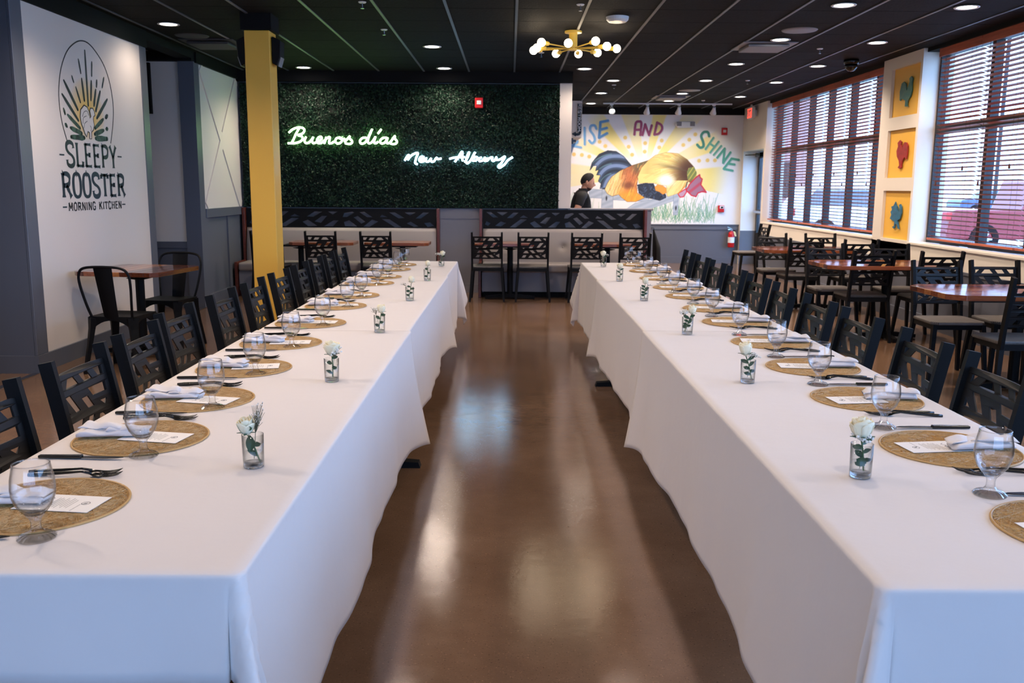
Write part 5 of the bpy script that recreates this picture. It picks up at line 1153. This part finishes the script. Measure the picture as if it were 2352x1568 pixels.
MATY = {0: [1.93, 2.48, 2.95, 3.48, 4.06, 4.68, 5.37, 5.91, 6.68, 7.16, 7.83, 8.31], 1: [1.81, 2.415, 3.01, 3.565, 4.15, 4.80, 5.355, 5.97, 6.505, 7.18, 7.82, 8.45]}
GLY = {0: [1.738, 2.307, 2.831, 3.364, 3.949, 4.585, 5.316, 5.81, 6.576, 7.056, 7.73, 8.21], 1: [2.034, 2.637, 3.237, 3.787, 4.372, 5.023, 5.578, 6.191, 6.728, 7.402, 8.044, 8.66]}
rs_ = random.Random(21)
for side, tn in ((0, 'column-side'), (1, 'window-side')):
    sx = 1 if side == 0 else -1; mx_ = -1.04 if side == 0 else 1.222; rz = 0 if side == 0 else PI
    for k in range(12):
        my = MATY[side][k]; gy_ = GLY[side][k]; gx_ = -0.957 if side == 0 else 1.136; nth = '%s setting from the near end, %s table' % (ORD[k], tn)
        t = thing('placemat', 'round gold woven placemat at the ' + nth, 'placemat', (mx_, my, ZC), rs_.uniform(0, 6), 'gold woven placemats')
        o = link('woven_straw', straw_me, t); o['kind'] = 'stuff'; link('rim', rim_me, t)
        t = thing('water_goblet', 'stemmed water goblet at the ' + nth, 'goblet', (gx_+rs_.uniform(-.008, .008), gy_, ZC), rs_.uniform(0, 6), 'water goblets')
        link('bowl', bowl_me, t); link('stem_and_foot', foot_me, t); link('lip', rimg_me, t); link('water', wat[k % 3], t)
        ja = rs_.uniform(-0.14, 0.14); ca = rs_.uniform(-0.22, 0.22)
        t = thing('menu_card', 'printed white menu card at the ' + nth, 'menu card', (mx_-sx*0.045, my+rs_.uniform(-0.02, 0.02), ZC+0.0052), rz+ca, 'menu cards')
        link('card_stock', card_me, t); link('printed_menu', print_me, t)
        t = thing('folded_napkin', 'folded white napkin at the ' + nth, 'napkin', (mx_-sx*0.075, my+sx*0.005, ZC+0.0065), rz+ja, 'folded napkins')
        link('fabric', naps[k % 3], t); t.scale = (0.85, 0.85, 0.95)
        kx = mx_-sx*0.03
        t = thing('table_knife', 'black table knife at the ' + nth, 'knife', (kx, my-sx*0.225 if side == 0 else my+0.21, ZC), rz+rs_.uniform(-0.05, 0.05), 'black knives')
        if side == 1: t.location.y = gy_-0.005; t.location.x = kx+0.02
        else: t.location.x = kx-0.045; t.location.y = my-0.20
        link('handle', kn, t); link('blade', kb, t)
        for q in (0, 1):
            t = thing('table_fork', 'black %s fork at the %s' % (('inner', 'outer')[q], nth), 'fork', (kx-sx*0.01*q, my+sx*(0.205+0.024*q), ZC), rz+rs_.uniform(-0.07, 0.07), 'black forks')
            link('handle', fk_h, t); link('tines', fk_t, t)

# ------------------------------------------------------------------ bud vases
VX = {0: [(-0.65, 2.22), (-0.651, 3.25), (-0.638, 4.39), (-0.630, 5.67), (-0.630, 6.9), (-0.619, 8.2)], 1: [(0.878, 2.165), (0.883, 3.27), (0.876, 4.39), (0.861, 5.74), (0.85, 6.96), (0.857, 8.25)]}
vg_me = G().lathe([(0.0, 0.001), (0.0245, 0.001), (0.026, 0.004), (0.0275, 0.086), (0.0262, 0.086), (0.0248, 0.014), (0.0, 0.012)], 28).mesh('glass', g_vase, True)
vb_me = G().lathe([(0.0, 0.0015), (0.0240, 0.0015), (0.0245, 0.013), (0.0, 0.0125)], 28).mesh('thick_base', g_solid, True)
vw_me = G().lathe([(0.0, 0.0130), (0.0246, 0.0142), (0.0254, 0.040), (0.0, 0.040)], 28).mesh('water', water_m, True)
def leaf_geo(g, base, tip, wd, up=(0, 0, 1), n=6):
    base = Vector(base); tip = Vector(tip); d_ = tip-base; sd = d_.cross(Vector(up)); sd = sd.normalized() if sd.length > 1e-6 else Vector((1, 0, 0)); nr = sd.cross(d_).normalized()
    g.sheet(lambda a, b_: base+d_*a+sd*(b_-0.5)*wd*math.sin(PI*min(1, a*0.93+0.05))**0.8+nr*(0.10*d_.length*math.sin(PI*a)-0.15*wd*(2*b_-1)**2), n, 4)
def rose(t, c, r_, axis, seed, opn=1.0):
    rn_ = random.Random(seed); axis = Vector(axis).normalized(); q = axis.to_track_quat('Z', 'Y').to_matrix()
    rt_ = None
    g = G()
    for ring, (n_, rad_, h_, lean_) in enumerate(((3, 0.30, 1.3, 0.03), (4, 0.55, 1.28, 0.06), (5, 0.80, 1.2, 0.18*opn), (5, 0.92, 1.05, 0.36*opn))):
        for k in range(n_):
            a0 = 2*PI*k/n_+ring*0.7+rn_.uniform(-.2, .2); hh = h_*rn_.uniform(0.92, 1.08)
            def fn(a, b_, a0=a0, rad_=rad_, hh=hh, lean_=lean_, n_=n_):
                th = a0+(b_-0.5)*(2*PI/n_)*1.5; rr_ = rad_*(0.35+0.65*math.sin(min(1, a*1.5)*PI/2))+lean_*a**3*0.8
                top = 1-0.28*(2*b_-1)**2
                p = Vector((rr_*math.cos(th), rr_*math.sin(th), -0.6+hh*1.75*a*top))
                return Vector(c)+q @ (p*r_)
            g.sheet(fn, 5, 6)
    hd_ = g.build('rose_bloom', petal_m, t, smooth=True); sm_ = hd_.modifiers.new('thickness', 'SOLIDIFY'); sm_.thickness = 0.0005
    g = G()
    for k in range(5):
        a = 2*PI*k/5; leaf_geo(g, Vector(c)+q @ Vector((0, 0, -0.55*r_)), Vector(c)+q @ (Vector((math.cos(a)*1.25, math.sin(a)*1.25, -0.2))*r_), 0.5*r_, n=4)
    g.build('sepal', leaf_m, hd_)
# style: (rose dx, dy, z, radius, open, sprig side dx, sprig height, sprig density, leaf count, big leaf)
ST = {0: [(-0.014, 0.0, 0.097, 0.020, 0.8, 0.012, 0.165, 30, 3, 1), (0.0, 0.01, 0.108, 0.024, 1.3, 0.018, 0.125, 26, 4, 0), (0.010, 0.0, 0.108, 0.019, 0.5, -0.03, 0.125, 14, 4, 0), (0.012, 0.0, 0.122, 0.019, 0.5, -0.04, 0.11, 9, 5, 0), (0.004, 0.0, 0.122, 0.018, 0.5, 0.0, 0.092, 10, 3, 0), (0.010, 0.0, 0.104, 0.020, 1.0, -0.028, 0.118, 22, 2, 0)],
      1: [(-0.004, 0.0, 0.112, 0.025, 0.9, 0.0, 0.108, 44, 6, 1), (-0.012, 0.0, 0.116, 0.023, 0.4, 0.018, 0.106, 16, 6, 0), (0.020, 0.0, 0.112, 0.019, 0.5, -0.02, 0.118, 34, 8, 0), (0.004, 0.0, 0.118, 0.018, 0.5, 0.03, 0.10, 6, 7, 0), (0.0, 0.0, 0.106, 0.020, 1.0, -0.012, 0.10, 14, 4, 0), (-0.004, 0.0, 0.106, 0.022, 1.0, 0.03, 0.11, 12, 2, 0)]}
DS = {0: ['white rose, round leaf and tall bare sprig', 'open white rose and full sprigs', 'pale rose with sprig leaning to the mats', 'pale rosebud with wiry sprig', 'tall cream rosebud', 'small white rose with white blossom cluster'],
      1: ['big white rose, blossom collar and round leaf', 'white rose and feathery leaves', 'white rosebud, blossom cloud and fern leaves', 'cream rosebud with curled dark leaf', 'short cream rose with scattered sprigs', 'little white rose with green sprig']}
for side in (0, 1):
    for k, (x, y) in enumerate(VX[side]):
        dx, dy, rz_, rr_, opn, sdx, sh, sn, nl, big = ST[side][k]; rn_ = random.Random(100+side*10+k)
        t = thing('bud_vase', 'glass bud vase with %s, %s table' % (DS[side][k], ('column-side', 'window-side')[side]), 'vase', (x, y, ZC), 0, 'bud vases')
        link('glass', vg_me, t); link('thick_base', vb_me, t); link('water', vw_me, t)
        c = Vector((dx, dy, rz_)); foot_ = Vector((-dx*0.8+0.004, 0.0, 0.016))
        G().tube(curve_pts([tuple(foot_), tuple((foot_+c)*0.5+Vector((0.001, 0, 0))), tuple(c-Vector((0, 0, rr_*0.5)))], 5), 0.0021, 6).build('rose_stem', stem_m, t)
        rose(t, c, rr_, (dx*4, rn_.uniform(-.2, .1), 1), 50+k+side*7, opn)
        for q in range(nl):
            z0 = 0.03+0.055*q/max(1, nl-1); sgn = 1 if q % 2 else -1; g = G()
            b0 = foot_+(c-foot_)*((z0-0.016)/(rz_-0.016))
            lw = rn_.uniform(0.014, 0.02); ll = rn_.uniform(0.018, 0.026)
            tipx = max(-0.021, min(0.021, b0.x+sgn*ll)) if z0 < 0.07 else b0.x+sgn*ll*1.2
            leaf_geo(g, b0, (tipx, rn_.uniform(-0.012, 0.008), z0+rn_.uniform(0.004, 0.018)), lw, up=(0, 1, 0.4)); g.build('leaf', leaf_m, t, smooth=True)
        if big:
            g = G(); leaf_geo(g, (0.004, -0.016, 0.038) if side else (-0.002, -0.017, 0.046), (-0.02, -0.018, 0.052) if side else (-0.001, -0.017, 0.088), 0.026 if side else 0.024, up=(0, 1, 0)); g.build('leaf', leaf_m, t, smooth=True)
            if not side: g = G(); leaf_geo(g, (-0.01, -0.016, 0.104), (0.006, -0.02, 0.108), 0.014, up=(0, 1, 0.3)); g.build('leaf', leaf_m, t, smooth=True)
        gt, gb = G(), G()
        base = Vector((0.0, 0.006, 0.02)); fork = Vector((sdx*0.55, 0.004, 0.088)); gt.tube([base, (base+fork)*0.5, fork], 0.0009, 5)
        for q in range(sn):
            a = rn_.uniform(0, 2*PI); rad_ = rn_.uniform(0.006, 0.026 if sh > 0.1 else 0.03); hz_ = (sh-0.088)*rn_.uniform(0.35, 1.05)
            e = Vector((sdx+rad_*math.cos(a), rad_*math.sin(a), 0.088+hz_)); mid = fork+(e-fork)*0.5+Vector((0, 0, 0.004))
            gt.tube([fork, mid, e], 0.0005, 4); rb_ = rn_.uniform(0.0017, 0.0034)*(0.55 if sh > 0.15 else 1.25 if sn > 20 else 0.85)
            gb.ball(e, rb_, 6, 4)
            for z_ in range(2):
                e2 = mid+Vector((rn_.uniform(-.009, .009), rn_.uniform(-.009, .009), rn_.uniform(0.003, 0.014))); gt.tube([mid, e2], 0.0004, 4); gb.ball(e2, rb_*0.8, 6, 4)
        gt.build('sprig_stem', twig_m, t); gb.build('blossom', bab_m, t, smooth=True)

# ------------------------------------------------------------------ man walking behind the half wall
def person():
    t = thing('person', 'person in a black short-sleeved shirt walking behind the half wall', 'person', (1.03, 13.22, 0))
    J = {'pel': ((-.02, 0, .92), .135), 'waist': ((-.015, 0, 1.06), .125), 'chest': ((0.0, 0, 1.22), .135), 'ubk': ((0.01, 0, 1.345), .115), 'nk0': ((0.03, 0, 1.425), .058), 'nk1': ((0.055, 0, 1.49), .052), 'hd': ((0.075, 0, 1.545), .06)}
    E_ = [('pel', 'waist'), ('waist', 'chest'), ('chest', 'ubk'), ('ubk', 'nk0'), ('nk0', 'nk1'), ('nk1', 'hd')]
    def limb(nm, par, pts):
        prev = par
        for i, (p, r_) in enumerate(pts): J[nm+str(i)] = (p, r_); E_.append((prev, nm+str(i))); prev = nm+str(i)
    for s, fw in ((-1, -1), (1, 1)):
        limb('arm%d' % s, 'ubk', [((0.0, s*.12, 1.375), .075), ((-.015, s*.195, 1.35), .062), ((-.06-.03*fw*0, s*.225, 1.20), .05), ((-.085+.05*fw, s*.235, 1.06), .042), ((-.03+.08*fw, s*.225, .93), .036), ((0.0+.1*fw, s*.22, .83), .03)])
        hx = 0.0+.1*fw; J['palm%d' % s] = ((hx+.01, s*.215, .77), .034); E_.append(('arm%d5' % s, 'palm%d' % s))
        limb('leg%d' % s, 'pel', [((-.01, s*.09, .86), .105), ((.05*fw+.02, s*.1, .66), .085), ((.09*fw+.03, s*.1, .48), .062), ((.10*fw-.04, s*.1, .30), .056), ((.13*fw-.08, s*.1, .10), .042), ((.14*fw-.07, s*.1, .05), .045), ((.14*fw+.05, s*.105, .035), .036), ((.14*fw+.12, s*.105, .03), .028)])
    keys = list(J); me = bpy.data.meshes.new('body'); me.from_pydata([J[k][0] for k in keys], [(keys.index(a), keys.index(b_)) for a, b_ in E_], [])
    o = bpy.data.objects.new('tmp_body', me); COL.objects.link(o)
    sk = o.modifiers.new('s', 'SKIN'); o.modifiers.new('sub', 'SUBSURF').levels = 2
    for i, k in enumerate(keys): me.skin_vertices[0].data[i].radius = (J[k][1], J[k][1]*(0.82 if k in ('pel', 'waist', 'chest', 'ubk') else 1)); me.skin_vertices[0].data[i].use_root = (k == 'pel')
    for i, k in enumerate(keys):
        if k in ('pel', 'waist', 'chest'): me.skin_vertices[0].data[i].radius = (J[k][1]*0.78, J[k][1]*1.18)
    dg_ = bpy.context.evaluated_depsgraph_get(); bm_ = bpy.data.meshes.new_from_object(o.evaluated_get(dg_)); bpy.data.objects.remove(o)
    g = G(); g.v = [tuple(v.co) for v in bm_.vertices]; g.f = [tuple(p.vertices) for p in bm_.polygons]
    nb = len(g.f)
    # head with profile: forehead, nose, lips, chin (faces +X, tilted down)
    TL = Matrix.Rotation(0.22, 3, 'Y')
    def headpt(u_, v, k=1.0, dz=0.0):
        th = u_*2*PI; ph = -PI/2+v*PI; cx_ = math.cos(ph)*math.cos(th); cy_ = math.cos(ph)*math.sin(th); cz_ = math.sin(ph)
        x = 0.098*cx_; y = 0.076*cy_; z = 0.122*cz_
        if cz_ < -0.1: q = min(1, (-cz_-0.1)/0.8); x = x*(1-0.22*q)+0.022*q; y *= (1-0.30*q)
        fr = max(0, cx_)**6*math.exp(-(cy_/0.22)**2) if cx_ > 0 else 0
        x += fr*(0.030*math.exp(-((z+0.022)/0.016)**2)+0.012*math.exp(-((z-0.0)/0.02)**2)+0.010*math.exp(-((z+0.055)/0.010)**2)+0.012*math.exp(-((z+0.092)/0.018)**2)-0.006*math.exp(-((z-0.016)/0.010)**2))
        p = TL @ Vector((x*k, y*k, z*k+dz)); return p+Vector((0.085, 0, 1.552))
    g.sheet(lambda a, b_: headpt(a, b_), 40, 30)
    for s in (-1, 1):   # ears, fingers
        g.ball(tuple(TL @ Vector((-0.012, s*0.076, -0.008))+Vector((0.085, 0, 1.552))), 0.03, 10, 8, (0.6, 0.35, 1.05))
        hx = .1 if s > 0 else -.1
        for q, (oy, L) in enumerate(((-.012, .072), (0.004, .08), (0.02, .075), (0.034, .06))):
            b0 = (hx+oy-.002, s*.213, .755); g.tube([b0, (hx+oy+.002, s*.212, .755-L*.5), (hx+oy+.012, s*.205, .755-L*.92), (hx+oy+.016, s*.2, .755-L)], [.0095, .009, .008, .005], 8)
        g.tube([(hx+.03, s*.21, .79), (hx+.052, s*.205, .76), (hx+.056, s*.2, .725)], [.011, .0095, .006], 8)
    body = g.build('body', skin_m, t, smooth=True)
    # hair: short sides, raised front
    def hair(a, b_):
        v = 0.50+0.5*b_; th = a*2*PI; front = max(0, math.cos(th))
        vv = v+0.30*front*(1-b_)-0.12*max(0, -math.cos(th))*(1-b_); k = 1.055+0.10*front*math.exp(-((vv-0.85)/0.12)**2)+0.05*b_
        return headpt(a, min(1, vv), k)
    G().sheet(hair, 36, 14).build('hair', hair_m, t, smooth=True)
    def brd(a, b_):
        return headpt(-0.27+0.54*a, 0.02+0.27*b_-0.05*math.cos((a-0.5)*2*PI)*b_*0.2, 1.02)
    G().sheet(brd, 26, 10).build('beard', beard_m, t, smooth=True)
    for s in (-1, 1):
        e = TL @ Vector((0.083, s*0.030, 0.0))+Vector((0.085, 0, 1.552)); G().ball(tuple(e), 0.011, 10, 8).build('eye', hair_m, t, smooth=True)
        G().tube([tuple(e+Vector((0.008, -s*.014, .018))), tuple(e+Vector((0.010, 0, .023))), tuple(e+Vector((0.002, s*.018, .017)))], 0.004, 6).build('eyebrow', hair_m, t)
    # shirt with short sleeves and open collar; trousers; shoes
    me2 = bpy.data.meshes.new('shirt'); ks = ['pel', 'waist', 'chest', 'ubk']+['arm%d%d' % (s, i) for s in (-1, 1) for i in (0, 1, 2)]
    es = [(a, b_) for a, b_ in E_ if a in ks and b_ in ks]
    def garment(name, ks, es, m, grow, rootk):
        me_ = bpy.data.meshes.new(name); me_.from_pydata([J[k][0] for k in ks], [(ks.index(a), ks.index(b_)) for a, b_ in es], [])
        o_ = bpy.data.objects.new('tmp_g', me_); COL.objects.link(o_); o_.modifiers.new('s', 'SKIN'); o_.modifiers.new('sub', 'SUBSURF').levels = 2
        for i, k in enumerate(ks):
            r_ = J[k][1]; fx, fy = (0.78, 1.18) if k in ('pel', 'waist', 'chest') else ((1, .82) if k == 'ubk' else (1, 1))
            me_.skin_vertices[0].data[i].radius = (r_*fx+grow, r_*fy+grow); me_.skin_vertices[0].data[i].use_root = (k == rootk)
        dgx = bpy.context.evaluated_depsgraph_get(); mm = bpy.data.meshes.new_from_object(o_.evaluated_get(dgx)); bpy.data.objects.remove(o_)
        mm.materials.clear(); mm.materials.append(m); mm.polygons.foreach_set('use_smooth', [True]*len(mm.polygons)); return link(name, mm, t)
    sh = garment('shirt', ks, es, shirt_m, 0.014, 'pel')
    G().lathe([(0.066, 1.405), (0.07, 1.44), (0.062, 1.465), (0.056, 1.445), (0.058, 1.405)], 20, (0.025, 0, 0)).build('collar', shirt_m, sh, smooth=True)
    kl = ['pel']+['leg%d%d' % (s, i) for s in (-1, 1) for i in range(5)]
    garment('trousers', kl, [(a, b_) for a, b_ in E_ if a in kl and b_ in kl], mat('dark_trousers', (26, 27, 32), 0.85), 0.012, 'pel')
    for s, fw in ((-1, -1), (1, 1)):
        x = .14*fw; G().prism([(x-.12, s*.1-.04), (x+.08, s*.1-.045), (x+.155, s*.105-.02), (x+.155, s*.105+.02), (x+.08, s*.1+.045), (x-.12, s*.1+.04)], 0.0, 0.075).build('shoe', blackg, t, bevel=0.02, seg=2)
    return t
person()
